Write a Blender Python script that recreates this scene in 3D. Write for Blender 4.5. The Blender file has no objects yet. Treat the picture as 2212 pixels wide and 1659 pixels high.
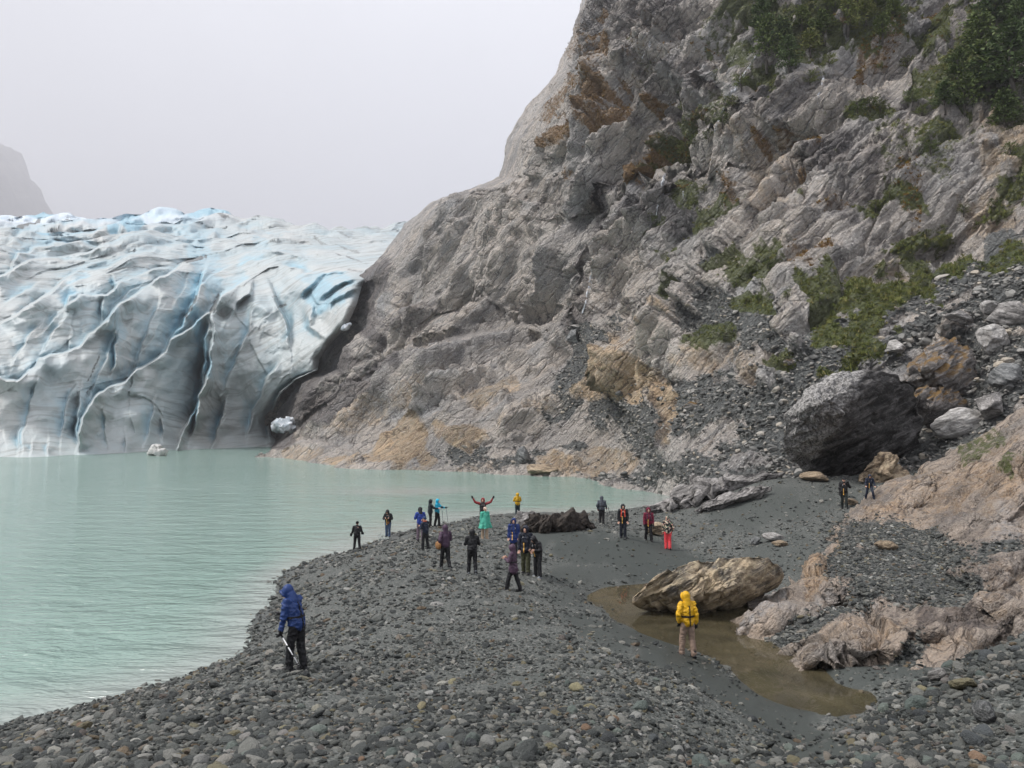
import bpy, bmesh, math, random
import numpy as np
from mathutils import Vector, Matrix
random.seed(7); rng = np.random.default_rng(11)
SC = bpy.context.scene; COL = SC.collection
R = math.radians

# ------------------------------------------------------------------ camera
F_PX, CX, CY = 1600.0, 1106.0, 829.5          # photograph measured on a 2212 x 1659 sheet
PITCH = math.atan(85.5/1600.0)                # horizon lies below the middle of the frame
CAM = np.array([0.0, 0.0, 7.0])               # 7 m above the lake
cd = bpy.data.cameras.new('camera'); cam = bpy.data.objects.new('camera', cd); COL.objects.link(cam)
cam.location = CAM; cam.rotation_euler = (R(90)+PITCH, 0, 0)
cd.sensor_width = 36; cd.lens = 36*F_PX/2212; cd.clip_start = 0.1; cd.clip_end = 9000
SC.camera = cam

# ------------------------------------------------------------------ sky and light
SUN_EL, SUN_AZ = R(54), R(-98)               # high veiled sun to the left of the valley
w = bpy.data.worlds.new('World'); SC.world = w; w.use_nodes = True
nt = w.node_tree; nt.nodes.clear()
def wn(t, **k):
    n = nt.nodes.new(t)
    for a, v in k.items(): setattr(n, a, v)
    return n
out = wn('ShaderNodeOutputWorld'); bg = wn('ShaderNodeBackground')
sky = wn('ShaderNodeTexSky', sky_type='NISHITA', sun_disc=False)
sky.sun_elevation = SUN_EL; sky.sun_rotation = SUN_AZ; sky.air_density = 1.0; sky.dust_density = 6.0
skys = wn('ShaderNodeVectorMath', operation='SCALE'); skys.inputs['Scale'].default_value = 0.06
nt.links.new(sky.outputs[0], skys.inputs[0])
tc = wn('ShaderNodeTexCoord'); sep = wn('ShaderNodeSeparateXYZ'); nt.links.new(tc.outputs['Generated'], sep.inputs[0])
mr = wn('ShaderNodeMapRange'); mr.inputs[1].default_value = 0.0; mr.inputs[2].default_value = 1.0
mr.inputs[3].default_value = 0.0; mr.inputs[4].default_value = 1.0
nt.links.new(sep.outputs['Z'], mr.inputs[0])
cr = wn('ShaderNodeValToRGB')                 # overcast layer: brighter towards the zenith
cr.color_ramp.elements[0].color = (0.205, 0.213, 0.242, 1); cr.color_ramp.elements[1].color = (0.46, 0.465, 0.49, 1)
cr.color_ramp.elements[1].position = 0.8
nt.links.new(mr.outputs[0], cr.inputs[0])
cn = wn('ShaderNodeTexNoise'); cn.inputs['Scale'].default_value = 1.3; cn.inputs['Detail'].default_value = 3
nt.links.new(tc.outputs['Generated'], cn.inputs['Vector'])
cm = wn('ShaderNodeMapRange'); cm.inputs[1].default_value = 0.3; cm.inputs[2].default_value = 0.7
cm.inputs[3].default_value = 0.80; cm.inputs[4].default_value = 1.10
nt.links.new(cn.outputs[0], cm.inputs[0])
cv = wn('ShaderNodeVectorMath', operation='SCALE')
nt.links.new(cr.outputs[0], cv.inputs[0]); nt.links.new(cm.outputs[0], cv.inputs['Scale'])
mx = wn('ShaderNodeMix', data_type='RGBA'); mx.inputs[0].default_value = 0.92
nt.links.new(skys.outputs[0], mx.inputs[6]); nt.links.new(cv.outputs[0], mx.inputs[7])
nt.links.new(mx.outputs[2], bg.inputs['Color']); bg.inputs['Strength'].default_value = 1.0
nt.links.new(bg.outputs[0], out.inputs[0])
sl = bpy.data.lights.new('sun', 'SUN'); sl.energy = 1.5; sl.angle = R(20); sl.color = (1.0, 0.97, 0.93)
so = bpy.data.objects.new('sun', sl); COL.objects.link(so)
# direction towards the sun, azimuth measured from +Y clockwise
sd = Vector((math.sin(SUN_AZ)*math.cos(SUN_EL), math.cos(SUN_AZ)*math.cos(SUN_EL), math.sin(SUN_EL)))
so.rotation_euler = (-sd).to_track_quat('-Z', 'Y').to_euler(); so.location = sd*300
SC.view_settings.view_transform = 'Standard'; SC.view_settings.look = 'None'
SC.view_settings.exposure = 1.6; SC.view_settings.gamma = 1.0; SC.view_settings.use_curve_mapping = False
SC.render.engine = 'CYCLES'
cy = SC.cycles
cy.use_denoising = True
try: cy.denoiser = 'OPENIMAGEDENOISE'
except Exception: pass
cy.max_bounces = 5; cy.diffuse_bounces = 3; cy.glossy_bounces = 2; cy.transmission_bounces = 3; cy.transparent_max_bounces = 8
cy.volume_bounces = 0; cy.caustics_reflective = False; cy.caustics_refractive = False
cy.use_adaptive_sampling = True; cy.adaptive_threshold = 0.02

# ------------------------------------------------------------------ numbers
st, ct = math.sin(PITCH), math.cos(PITCH)
def P(px, py, Y):
    """world point seen at (px,py) of the photograph at forward distance Y"""
    px = np.asarray(px, float); py = np.asarray(py, float); Y = np.asarray(Y, float)
    xi = (px-CX)/F_PX; yi = (CY-py)/F_PX
    dy = ct - yi*st; dz = st + yi*ct
    return np.stack([xi/dy*Y, Y+0*xi, CAM[2]+dz/dy*Y], -1)
def depth_at_z(px, py, z):
    yi = (CY-py)/F_PX
    return (z-CAM[2])*(ct-yi*st)/(st+yi*ct)
def PZ(px, py, z): return P(px, py, depth_at_z(px, py, z))
def smooth(a, b, x):
    t = np.clip((x-a)/(b-a), 0, 1); return t*t*(3-2*t)

_perm = rng.permutation(256).astype(np.int32); _perm = np.concatenate([_perm, _perm, _perm])
_g = rng.normal(size=(256, 3)); _g = (_g/np.linalg.norm(_g, axis=1)[:, None]).astype(np.float32)
def noise(x, y, z):
    x = np.asarray(x, np.float32); y = np.asarray(y, np.float32); z = np.asarray(z, np.float32)
    xi = np.floor(x); yi = np.floor(y); zi = np.floor(z)
    fx = x-xi; fy = y-yi; fz = z-zi
    X = xi.astype(np.int32) & 255; Y = yi.astype(np.int32) & 255; Z = zi.astype(np.int32) & 255
    u = fx*fx*fx*(fx*(fx*6-15)+10); v = fy*fy*fy*(fy*(fy*6-15)+10); q = fz*fz*fz*(fz*(fz*6-15)+10)
    def gr(dx, dy, dz):
        h = _perm[_perm[_perm[X+dx]+Y+dy]+Z+dz]
        g = _g[h]
        return g[..., 0]*(fx-dx)+g[..., 1]*(fy-dy)+g[..., 2]*(fz-dz)
    a = gr(0,0,0); a = a+u*(gr(1,0,0)-a); b = gr(0,1,0); b = b+u*(gr(1,1,0)-b)
    c = gr(0,0,1); c = c+u*(gr(1,0,1)-c); d = gr(0,1,1); d = d+u*(gr(1,1,1)-d)
    a = a+v*(b-a); c = c+v*(d-c)
    return (a+q*(c-a))*1.6
def fbm(x, y, z, oct=4, gain=0.5, lac=2.07):
    s = 0; a = 1.0
    for i in range(oct):
        s = s+a*noise(x+i*17.3, y-i*9.1, z+i*5.7); a *= gain; x = x*lac; y = y*lac; z = z*lac
    return s
def ridged(x, y, z, oct=4, gain=0.5, lac=2.07):
    s = 0; a = 1.0; wgt = 1.0
    for i in range(oct):
        n = 1-np.abs(noise(x+i*13.7, y+i*7.9, z-i*3.3)); n = n*n*wgt; wgt = np.clip(n*1.6, 0, 1)
        s = s+a*(n-0.5); a *= gain; x = x*lac; y = y*lac; z = z*lac
    return s
def cells(x, y, z):
    """F1 and F2-F1 of a jittered cell pattern (27 neighbours)"""
    x = np.asarray(x, np.float32); y = np.asarray(y, np.float32); z = np.asarray(z, np.float32)
    xi = np.floor(x).astype(np.int32); yi = np.floor(y).astype(np.int32); zi = np.floor(z).astype(np.int32)
    f1 = np.full(x.shape, 9, np.float32); f2 = f1.copy(); idc = np.zeros(x.shape, np.int32); fac = np.zeros(x.shape, np.float32)
    for dx in (-1,0,1):
        for dy in (-1,0,1):
            for dz in (-1,0,1):
                a, b, c = xi+dx, yi+dy, zi+dz
                h = _perm[_perm[_perm[a & 255]+(b & 255)]+(c & 255)]
                j = _g[h]*0.42+0.5
                ux, uy, uz = x-a-j[..., 0], y-b-j[..., 1], z-c-j[..., 2]
                d = ux*ux+uy*uy+uz*uz
                m = d < f1; g = _g[(h*7+31) & 255]
                fac = np.where(m, g[..., 0]*ux+g[..., 1]*uy+g[..., 2]*uz, fac)
                f2 = np.where(m, f1, np.minimum(f2, d)); idc = np.where(m, h, idc); f1 = np.where(m, d, f1)
    return np.sqrt(f1), np.sqrt(f2)-np.sqrt(f1), idc/255.0, fac

def rbf_fit(pts, vals):
    pts = np.asarray(pts, float); n = len(pts)
    d = np.linalg.norm(pts[:, None]-pts[None], axis=2)
    K = np.where(d > 0, d*d*np.log(d+1e-9), 0)+np.eye(n)*1e-3
    A = np.zeros((n+3, n+3)); A[:n, :n] = K; A[:n, n] = 1; A[:n, n+1:] = pts; A[n, :n] = 1; A[n+1:, :n] = pts.T
    return pts, np.linalg.solve(A, np.concatenate([vals, [0, 0, 0]]))
def rbf_eval(m, q):
    pts, wt = m; n = len(pts); o = np.empty(len(q))
    for i in range(0, len(q), 20000):
        b = q[i:i+20000]; d = np.linalg.norm(b[:, None]-pts[None], axis=2)
        o[i:i+20000] = np.where(d > 0, d*d*np.log(d+1e-9), 0)@wt[:n]+wt[n]+b@wt[n+1:]
    return o
class Field:
    """thin-plate surface through control points, tabulated on a grid and read bilinearly"""
    def __init__(s, ctrl, scale, x0, x1, y0, y1, nx=160, ny=160):
        c = np.asarray(ctrl, float); m = rbf_fit(c[:, :2]/scale, c[:, 2])
        s.b = (x0, x1, y0, y1, nx, ny); gx, gy = np.meshgrid(np.linspace(x0, x1, nx), np.linspace(y0, y1, ny))
        s.g = rbf_eval(m, np.stack([gx.ravel(), gy.ravel()], 1)/scale).reshape(ny, nx)
    def __call__(s, x, y):
        x0, x1, y0, y1, nx, ny = s.b
        u = np.clip((np.asarray(x, float)-x0)/(x1-x0)*(nx-1), 0, nx-1.001); v = np.clip((np.asarray(y, float)-y0)/(y1-y0)*(ny-1), 0, ny-1.001)
        i = u.astype(int); j = v.astype(int); u = u-i; v = v-j; g = s.g
        return (g[j, i]*(1-u)+g[j, i+1]*u)*(1-v)+(g[j+1, i]*(1-u)+g[j+1, i+1]*u)*v
def polydist(px, py, poly):
    """signed distance to a polyline (positive on the left of its direction, image y down) and the vertex parameter"""
    best = np.full(px.shape, 1e9); sg = np.zeros(px.shape); tt = np.zeros(px.shape)
    for k in range(len(poly)-1):
        ax, ay = poly[k][:2]; bx, by = poly[k+1][:2]
        ex, ey = bx-ax, by-ay; l2 = ex*ex+ey*ey
        t = np.clip(((px-ax)*ex+(py-ay)*ey)/l2, 0, 1)
        qx, qy = px-(ax+t*ex), py-(ay+t*ey); d = np.hypot(qx, qy)
        m = d < best; best = np.where(m, d, best); tt = np.where(m, k+t, tt)
        sg = np.where(m, np.sign(-(ex*qy-ey*qx)), sg)
    return best*np.where(sg == 0, 1, sg), tt
def along(tt, vals): return np.interp(tt, np.arange(len(vals)), vals)
def blobs(px, py, lst, warp=0.35, f=0.012, seed=0.0, soft=0.35):
    """union of soft ellipses (cx,cy,rx,ry,angle_deg,strength) with ragged edges"""
    m = np.zeros(px.shape, np.float32)
    nz = fbm(px*f+seed, py*f, 0*px+seed, 4)*warp*1.6
    for (cx, cy_, rx, ry, an, stg) in lst:
        a = R(an); dx, dy = px-cx, py-cy_
        u = (dx*math.cos(a)-dy*math.sin(a))/rx; v = (dx*math.sin(a)+dy*math.cos(a))/ry   # angle counter-clockwise as seen
        d = np.sqrt(u*u+v*v)+nz
        m = np.maximum(m, stg*(1-smooth(1-soft, 1+soft, d)))
    return m.astype(np.float32)

# ------------------------------------------------------------------ scene helpers
def tag(o, label=None, cat=None, group=None, kind=None):
    if label: o['label'] = label
    if cat: o['category'] = cat
    if group: o['group'] = group
    if kind: o['kind'] = kind
    return o
def link(name, me, mat=None, parent=None):
    o = bpy.data.objects.new(name, me); COL.objects.link(o)
    if mat is not None and me is not None:
        me.materials.clear(); me.materials.append(mat)
    if parent: o.parent = parent
    return o
def empty(name, loc=(0,0,0), rz=0):
    o = bpy.data.objects.new(name, None); COL.objects.link(o); o.location = loc; o.rotation_euler = (0, 0, rz); o.empty_display_size = .2
    return o
def grid_mesh(name, V, attrs=None, smooth_=True):
    """V (rows, cols, 3) -> mesh of quads"""
    r, c = V.shape[:2]; me = bpy.data.meshes.new(name)
    idx = np.arange(r*c).reshape(r, c)
    q = np.stack([idx[:-1, :-1], idx[:-1, 1:], idx[1:, 1:], idx[1:, :-1]], -1).reshape(-1, 4).astype(np.int32)
    me.vertices.add(r*c); me.vertices.foreach_set('co', V.reshape(-1).astype(np.float32))
    me.loops.add(q.size); me.loops.foreach_set('vertex_index', q.ravel())
    me.polygons.add(len(q)); me.polygons.foreach_set('loop_start', np.arange(0, q.size, 4, dtype=np.int32))
    try: me.polygons.foreach_set('loop_total', np.full(len(q), 4, np.int32))
    except Exception: pass
    me.polygons.foreach_set('use_smooth', np.full(len(q), smooth_))
    me.update(calc_edges=True)
    for k, v in (attrs or {}).items():
        a = me.attributes.new(k, 'FLOAT', 'POINT'); a.data.foreach_set('value', np.asarray(v, np.float32).ravel())
    return me
def grid_normals(V):
    du = np.gradient(V, axis=1); dv = np.gradient(V, axis=0); n = np.cross(du, dv)
    n /= np.linalg.norm(n, axis=-1, keepdims=True)+1e-12
    tocam = CAM-V
    s = np.sign((n*tocam).sum(-1, keepdims=True)); return n*np.where(s == 0, 1, s)
def py_mesh(name, verts, faces, smooth_=True):
    me = bpy.data.meshes.new(name); me.from_pydata([tuple(map(float, v)) for v in verts], [], faces); me.update()
    if smooth_: me.polygons.foreach_set('use_smooth', [True]*len(me.polygons))
    return me

SU = np.array([-.70, .05, -.71]); SU /= np.linalg.norm(SU)          # along the beds, down to the left
SN = np.array([-.69, .25, .68]); SN -= SU*(SN@SU); SN /= np.linalg.norm(SN); SV = np.cross(SU, SN)
# ------------------------------------------------------------------ material helper
class M:
    def __init__(s, name):
        s.m = bpy.data.materials.new(name); s.m.use_nodes = True; s.t = s.m.node_tree
        s.b = s.t.nodes['Principled BSDF']; s.geo = None
    def n(s, t, **k):
        nd = s.t.nodes.new(t)
        for a, v in k.items(): setattr(nd, a, v)
        return nd
    def put(s, sock, v):
        if v is None: return
        if isinstance(v, (int, float)): sock.default_value = v
        elif isinstance(v, tuple): sock.default_value = v if len(v) != 3 or sock.type == 'VECTOR' else v+(1,)
        else: s.t.links.new(v, sock)
    def set(s, **k):
        for a, v in k.items(): s.put(s.b.inputs[a.replace('_', ' ')], v)
        return s
    def obj(s):
        return s.n('ShaderNodeTexCoord').outputs['Object']
    def pos(s):
        return s.n('ShaderNodeNewGeometry').outputs['Position']
    def attr(s, name, typ='GEOMETRY', outn='Fac'):
        a = s.n('ShaderNodeAttribute', attribute_name=name); a.attribute_type = typ; return a.outputs[outn]
    def mapping(s, v, rot=(0,0,0), scale=(1,1,1), loc=(0,0,0)):
        m = s.n('ShaderNodeMapping'); s.put(m.inputs[0], v); m.inputs['Rotation'].default_value = rot; m.inputs['Scale'].default_value = scale
        m.inputs['Location'].default_value = loc; return m.outputs[0]
    def beds(s, v, scale, axes=None):
        """coordinates along, through and across the rock beds"""
        cb = s.n('ShaderNodeCombineXYZ')
        for i, ax in enumerate(axes or (SU, SV, SN)):
            d = s.n('ShaderNodeVectorMath', operation='DOT_PRODUCT'); s.put(d.inputs[0], v); d.inputs[1].default_value = tuple(ax*scale[i])
            s.t.links.new(d.outputs['Value'], cb.inputs[i])
        return cb.outputs[0]
    def noise(s, v, scale=1, detail=4, rough=.55, dist=0, outn=0):
        m = s.n('ShaderNodeTexNoise'); s.put(m.inputs['Vector'], v); m.inputs['Scale'].default_value = scale
        m.inputs['Detail'].default_value = detail; m.inputs['Roughness'].default_value = rough; m.inputs['Distortion'].default_value = dist
        return m.outputs[outn]
    def voro(s, v, scale=1, feat='F1', outn='Distance', rand=1):
        m = s.n('ShaderNodeTexVoronoi', feature=feat); s.put(m.inputs['Vector'], v); m.inputs['Scale'].default_value = scale
        m.inputs['Randomness'].default_value = rand; return m.outputs[outn]
    def ramp(s, fac, stops):
        m = s.n('ShaderNodeValToRGB'); s.put(m.inputs[0], fac); e = m.color_ramp.elements
        while len(e) > 1: e.remove(e[-1])
        e[0].position = stops[0][0]; e[0].color = tuple(stops[0][1])+(1,)
        for p, c in stops[1:]:
            x = e.new(p); x.color = tuple(c)+(1,)
        return m.outputs[0]
    def range(s, v, a, b, c=0, d=1):
        m = s.n('ShaderNodeMapRange'); s.put(m.inputs[0], v)
        for i, q in enumerate((a, b, c, d)): m.inputs[i+1].default_value = q
        return m.outputs[0]
    def mix(s, f, a, b, blend='MIX'):
        m = s.n('ShaderNodeMix', data_type='RGBA', blend_type=blend); s.put(m.inputs[0], f); s.put(m.inputs[6], a); s.put(m.inputs[7], b); return m.outputs[2]
    def math(s, op, a, b=None):
        m = s.n('ShaderNodeMath', operation=op); s.put(m.inputs[0], a); s.put(m.inputs[1], b); return m.outputs[0]
    def bump(s, h, strength=1, dist=.1, normal=None):
        m = s.n('ShaderNodeBump'); s.put(m.inputs['Height'], h); m.inputs['Strength'].default_value = strength; m.inputs['Distance'].default_value = dist
        if normal is not None: s.put(m.inputs['Normal'], normal)
        return m.outputs[0]
def plain(name, col, rough=.6, spec=.4, bump=None, var=.15, scale=20):
    m = M(name); o = m.obj(); nz = m.noise(o, scale, 3)
    c = tuple(col)
    m.set(Base_Color=m.mix(m.range(nz, .3, .7), tuple(x*(1-var) for x in c), tuple(min(1, x*(1+var)) for x in c)), Roughness=rough, Specular_IOR_Level=spec)
    if bump: m.set(Normal=m.bump(nz, 1, bump))
    return m.m
# ================================================================== MATERIALS OF THE LAND
def rock_material(name, sc=1.0, base=(1.,1.,1.)):
    m = M(name); p = m.pos()
    s1 = m.beds(p, (.07*sc, .2*sc, .75*sc)); s2 = m.beds(p, (.35*sc, .9*sc, 3.2*sc))
    big = m.noise(p, .05*sc, 4, .6); band = m.noise(s1, 1.2, 6, .65, .5); line = m.noise(s2, 1.0, 5, .65, .4); mid = m.noise(p, .6*sc, 6, .65); fine = m.noise(p, 4.5*sc, 5, .65)
    B = lambda *q: tuple(v*k for v, k in zip(q, base))
    wp = m.n('ShaderNodeVectorMath', operation='ADD'); m.put(wp.inputs[0], m.beds(p, (.16*sc, .30*sc, .42*sc))); m.put(wp.inputs[1], m.mapping(m.noise(p, .35*sc, 3, .6, outn=1), scale=(.9, .9, .9)))
    cr1 = m.voro(wp.outputs[0], 1.0, 'DISTANCE_TO_EDGE'); cr2 = m.voro(wp.outputs[0], 3.1, 'DISTANCE_TO_EDGE'); tone = m.n('ShaderNodeSeparateColor'); m.put(tone.inputs[0], m.voro(wp.outputs[0], 1.0, outn='Color'))
    a = m.ramp(m.range(big, .32, .68), [(0, B(.40,.385,.375)), (.35, B(.54,.475,.42)), (.7, B(.60,.515,.44)), (1, B(.43,.42,.415))])
    a = m.mix(m.range(tone.outputs[0], 0, 1, 0, .45), a, B(.30,.29,.285))
    wide = m.noise(m.beds(p, (.018*sc, .05*sc, .15*sc)), 1.0, 4, .6, .5)
    a = m.mix(m.range(wide, .50, .36, 0, .7), a, B(.17,.166,.17)); a = m.mix(m.range(wide, .56, .70, 0, .5), a, B(.64,.59,.545))
    c = m.mix(m.range(band, .30, .46), B(.26,.25,.245), a)
    c = m.mix(m.range(band, .60, .76, 0, .6), c, B(.68,.635,.595))
    c = m.mix(m.range(line, .46, .36, 0, .65), c, B(.11,.105,.105))
    c = m.mix(m.range(mid, .58, .70, 0, .5), c, B(.19,.185,.185))
    c = m.mix(m.range(fine, .56, .66, 0, .7), c, B(.76,.73,.70))
    c = m.mix(m.range(fine, .43, .33, 0, .5), c, B(.06,.057,.06))
    c = m.mix(m.math('MULTIPLY', m.range(cr1, .0, .045, .75, 0), m.range(wide, .42, .56)), c, B(.05,.048,.05)); c = m.mix(m.math('MULTIPLY', m.range(cr2, .0, .06, .6, 0), m.range(mid, .5, .62)), c, B(.07,.066,.066))
    n2 = m.noise(p, 1.1*sc, 5, .65)
    def lay(mask, col, lo=.35, hi=.75, k=1, blend='MIX'):
        nonlocal c
        f = m.math('MULTIPLY', m.range(m.math('ADD', m.attr(mask), m.range(n2, .25, .75, -.36, .36)), lo, hi), k)
        c = m.mix(f, c, col, blend)
    lay('dark', (.36,.355,.375), .3, .8, .9, 'MULTIPLY')
    lay('ochre', m.mix(m.range(line, .35, .65), (.98,.70,.42), (1.06,.90,.62)), .3, .9, .8, 'MULTIPLY')
    lay('pale', m.mix(m.range(mid, .35, .65), (.44,.42,.41), (.68,.665,.66)), k=.6)
    g = m.mix(m.range(fine, .35, .65), (.045,.052,.051), (.20,.21,.205)); lay('gravel', g, .4, .6, .95)
    lay('rust', m.mix(m.range(fine, .3, .7), (.12,.065,.016), (.34,.18,.045)), .45, .8, .85)
    lay('moss', m.mix(m.range(n2, .3, .7), (.05,.066,.018), m.mix(m.range(fine, .4, .7), (.10,.13,.032), (.20,.205,.065))), .42, .66, .93)
    h = m.math('ADD', m.math('ADD', m.math('MULTIPLY', mid, .7), m.math('MULTIPLY', m.range(cr1, 0, .10), .22)), m.math('ADD', m.math('ADD', m.math('MULTIPLY', line, .42), m.math('MULTIPLY', m.range(cr2, 0, .15), .06)), m.math('MULTIPLY', fine, .26)))
    m.set(Base_Color=c, Roughness=m.range(band, .3, .7, .34, .7), Specular_IOR_Level=.5, Normal=m.bump(h, 1, 2.8/sc))
    return m.m
MAT_ROCK = rock_material('rock_wall', 1.0, (1.26, 1.27, 1.27))
MAT_OUT = rock_material('rock_outcrop', 3.4, (1.0,.92,.84))

def gravel_material():
    m = M('beach_gravel'); p = m.pos()
    big = m.noise(p, .25, 4, .6); v = m.voro(p, 22, outn='Color'); vd = m.voro(p, 22); f = m.noise(p, 90, 3, .7); v2 = m.voro(p, 55, outn='Color')
    s1 = m.n('ShaderNodeSeparateColor'); m.put(s1.inputs[0], v); s2 = m.n('ShaderNodeSeparateColor'); m.put(s2.inputs[0], v2)
    stone = m.ramp(s1.outputs[0], [(0, (.030,.034,.032)), (.35, (.058,.065,.061)), (.7, (.10,.106,.098)), (.9, (.17,.17,.157)), (1, (.28,.28,.26))])
    stone2 = m.ramp(s2.outputs[0], [(0, (.03,.035,.033)), (.5, (.065,.072,.068)), (.92, (.13,.135,.125)), (1, (.28,.28,.26))])
    c = m.mix(.5, stone, stone2)
    sand = m.mix(m.range(big, .3, .7), (.036,.043,.040), (.058,.065,.059)); sand = m.mix(m.range(f, .35, .7), (.036,.042,.039), sand)
    c = m.mix(m.attr('sand'), c, sand)
    c = m.mix(m.range(m.attr('wet'), 0, 1, 0, .45), c, (.045,.05,.047))
    h = m.math('ADD', m.math('MULTIPLY', m.math('SUBTRACT', 1, vd), m.math('SUBTRACT', 1, m.attr('sand'))), m.math('MULTIPLY', f, .15))
    m.set(Base_Color=c, Roughness=m.range(m.attr('wet'), 0, 1, .8, .35), Specular_IOR_Level=.35, Normal=m.bump(h, .8, .035))
    return m.m
MAT_BEACH = gravel_material()

def ice_material():
    m = M('glacier_ice'); p = m.pos()
    big = m.noise(p, .03, 4, .6); mid = m.noise(p, .22, 5, .6); fine = m.noise(p, 1.6, 4, .6)
    lay_ = m.noise(m.beds(p, (.02, .04, .8), (np.array([.86,.3,.5]), np.array([0,1.,0]), np.array([-.5,.1,.86]))), 1.0, 6, .65, .4)
    c = m.ramp(m.range(big, .3, .7), [(0, (.38,.47,.50)), (.5, (.45,.495,.50)), (1, (.51,.51,.49))])
    c = m.mix(m.range(lay_, .50, .62, 0, .75), c, (.26,.275,.265))
    c = m.mix(m.range(mid, .56, .78, 0, .5), c, (.36,.355,.33))
    c = m.mix(m.attr('clean'), c, m.mix(m.range(mid, .3, .7), (.54,.66,.76), (.72,.77,.82)))
    nb = m.range(m.math('ADD', m.attr('blue'), m.range(mid, .25, .75, -.22, .22)), .25, .8)
    c = m.mix(nb, c, m.mix(m.range(mid, .3, .7), (.21,.39,.49), (.36,.54,.62)))
    c = m.mix(m.range(m.math('ADD', m.attr('dirt'), m.range(fine, .3, .7, -.3, .3)), .45, .7, 0, .85), c, (.09,.088,.082))
    h = m.math('ADD', m.math('MULTIPLY', mid, .7), m.math('ADD', m.math('MULTIPLY', fine, .25), m.math('MULTIPLY', lay_, .45)))
    m.set(Base_Color=c, Roughness=.45, Specular_IOR_Level=.4, Normal=m.bump(h, .8, .7))
    return m.m
MAT_ICE = ice_material()

def lake_material():
    m = M('lake_water'); p = m.pos()
    q = m.mapping(p, rot=(0, 0, R(14)), scale=(.5, 1.25, 1))
    w1 = m.noise(q, .55, 4, .6, .4); w2 = m.noise(q, 2.3, 3, .6, .3); w3 = m.noise(p, .045, 3, .5)
    near = m.attr('shallow')
    c = m.mix(m.range(w3, .3, .7), (.175,.265,.228), (.22,.31,.273))
    c = m.mix(near, c, (.30,.315,.30))
    h = m.math('ADD', m.math('MULTIPLY', w1, 1.0), m.math('MULTIPLY', w2, .30))
    m.set(Base_Color=c, Roughness=.12, IOR=1.33, Specular_IOR_Level=.5, Normal=m.bump(h, 1, .5))
    return m.m
MAT_LAKE = lake_material()

def stream_material():
    m = M('stream_water'); p = m.pos()
    w1 = m.noise(m.mapping(p, scale=(1, .5, 1)), 1.6, 3, .5, .5); w2 = m.noise(p, .7, 4, .6, 1.0)
    b = m.b; b.inputs['Base Color'].default_value = (.06, .045, .018, 1)
    c = m.mix(m.range(w2, .35, .65), (.050,.043,.026), (.090,.076,.044))
    m.set(Base_Color=c, Roughness=.04, IOR=1.33, Alpha=.78, Normal=m.bump(w1, .3, .06))
    return m.m
MAT_STREAM = stream_material()

# ================================================================== CLIFF
SIL = [(1300,-280),(1275,-120),(1257,0),(1235,80),(1200,160),(1140,230),(1097,300),(1080,385),(1035,402),(1000,414),(930,440),(870,490),(828,548),(776,598),(720,650),(690,720),(640,790),(575,850),(540,920),(530,990),(530,1150)]
zc = lambda px, py, z: (px, py, float(depth_at_z(px, py, z)))
cliff_ctrl = [zc(590,988,-.1), zc(680,1003,-.1), zc(760,1012,-.1), zc(900,1016,-.1), zc(1050,1023,-.1), zc(1200,1034,-.1), zc(1300,1046,-.1), zc(1400,1063,-.1), zc(1445,1074,-.1),
    (560,1100,118),(900,1100,92),(1200,1100,75),
    (650,935,155),(720,885,153),(800,830,150),(900,765,147),(1000,730,146),(1100,700,142),(1200,690,130),(600,900,160),(560,850,165),
    (1257,0,178),(1140,230,180),(1078,385,182),(930,440,188),(830,545,196),(770,650,186),(650,800,172),
    (1000,600,160),(1200,300,150),(1200,600,134),(1200,800,116),(1000,850,122),(1000,950,113),(850,950,125),
    (1400,0,145),(1400,300,128),(1400,600,110),(1400,850,90),(1400,980,79),
    (1700,0,115),(1700,300,98),(1700,550,81),(1700,750,66),(1700,900,58),(1700,1000,54),
    (2000,0,100),(2000,300,84),(2000,550,70),(2000,700,62),(2000,850,56),(2000,950,52),
    (2212,0,92),(2212,300,76),(2212,600,62),(2212,800,53),(2212,900,49),
    (2480,0,85),(2480,500,60),(2480,900,44),(1300,-280,205),(1700,-280,138),(2200,-280,108),(2480,-280,98),
    (1500,1062,60),(1600,1030,57),(1780,1035,52),(1700,1140,47),(2000,1140,44),(2212,1080,41),(2480,1100,38),(1450,1150,58)]
NR, NC = 560, 780
py = np.linspace(-280, 1140, NR)[:, None]*np.ones((1, NC))
sx, sy = np.array([a[0] for a in SIL], float), np.array([a[1] for a in SIL], float)
xl = np.interp(py[:, 0], sy, sx)[:, None]
u = np.linspace(0, 1, NC)[None]; px = xl+(2490-xl)*u
YB = Field(cliff_ctrl, 500., 500, 2500, -300, 1160)(px, py)
# round the nose away from the camera along the skyline
curl = smooth(640, 560, py)
d = px-xl
YB = YB+curl*45*np.clip(1-d/70, 0, 1)**2.5
# front slab: everything above its crest lies further back
def step(poly, amps, wid, fall, up_only=True):
    s, t = polydist(px, py, poly); a = along(t, amps)
    return a*smooth(-wid*.3, wid, s)*np.exp(-np.clip(s, 0, None)/fall)
YB = YB+step([(500,1010),(585,978),(640,942),(700,892),(760,850),(830,803),(900,768),(980,742),(1060,716),(1150,700),(1230,700)], [52,52,52,50,42,32,24,18,12,7,0], 10, 520)
gbx = np.interp(py, [560,598,640,700,742,775,800,820,850,885,910,940,966,985], [830,800,778,752,715,690,686,640,608,590,578,586,604,604])
sc_, _t = polydist(px, py, [(500,1010),(585,978),(640,942),(700,892),(760,850),(830,803),(900,768),(980,742),(1060,716)])
YB = YB+34*smooth(70, 5, px-gbx)*smooth(575, 640, py)*smooth(0, 22, sc_)
YB = YB+step([(590,985),(650,955),(700,960),(770,978),(780,1010)], [0,5,7,6,0], 8, 80)
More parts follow.
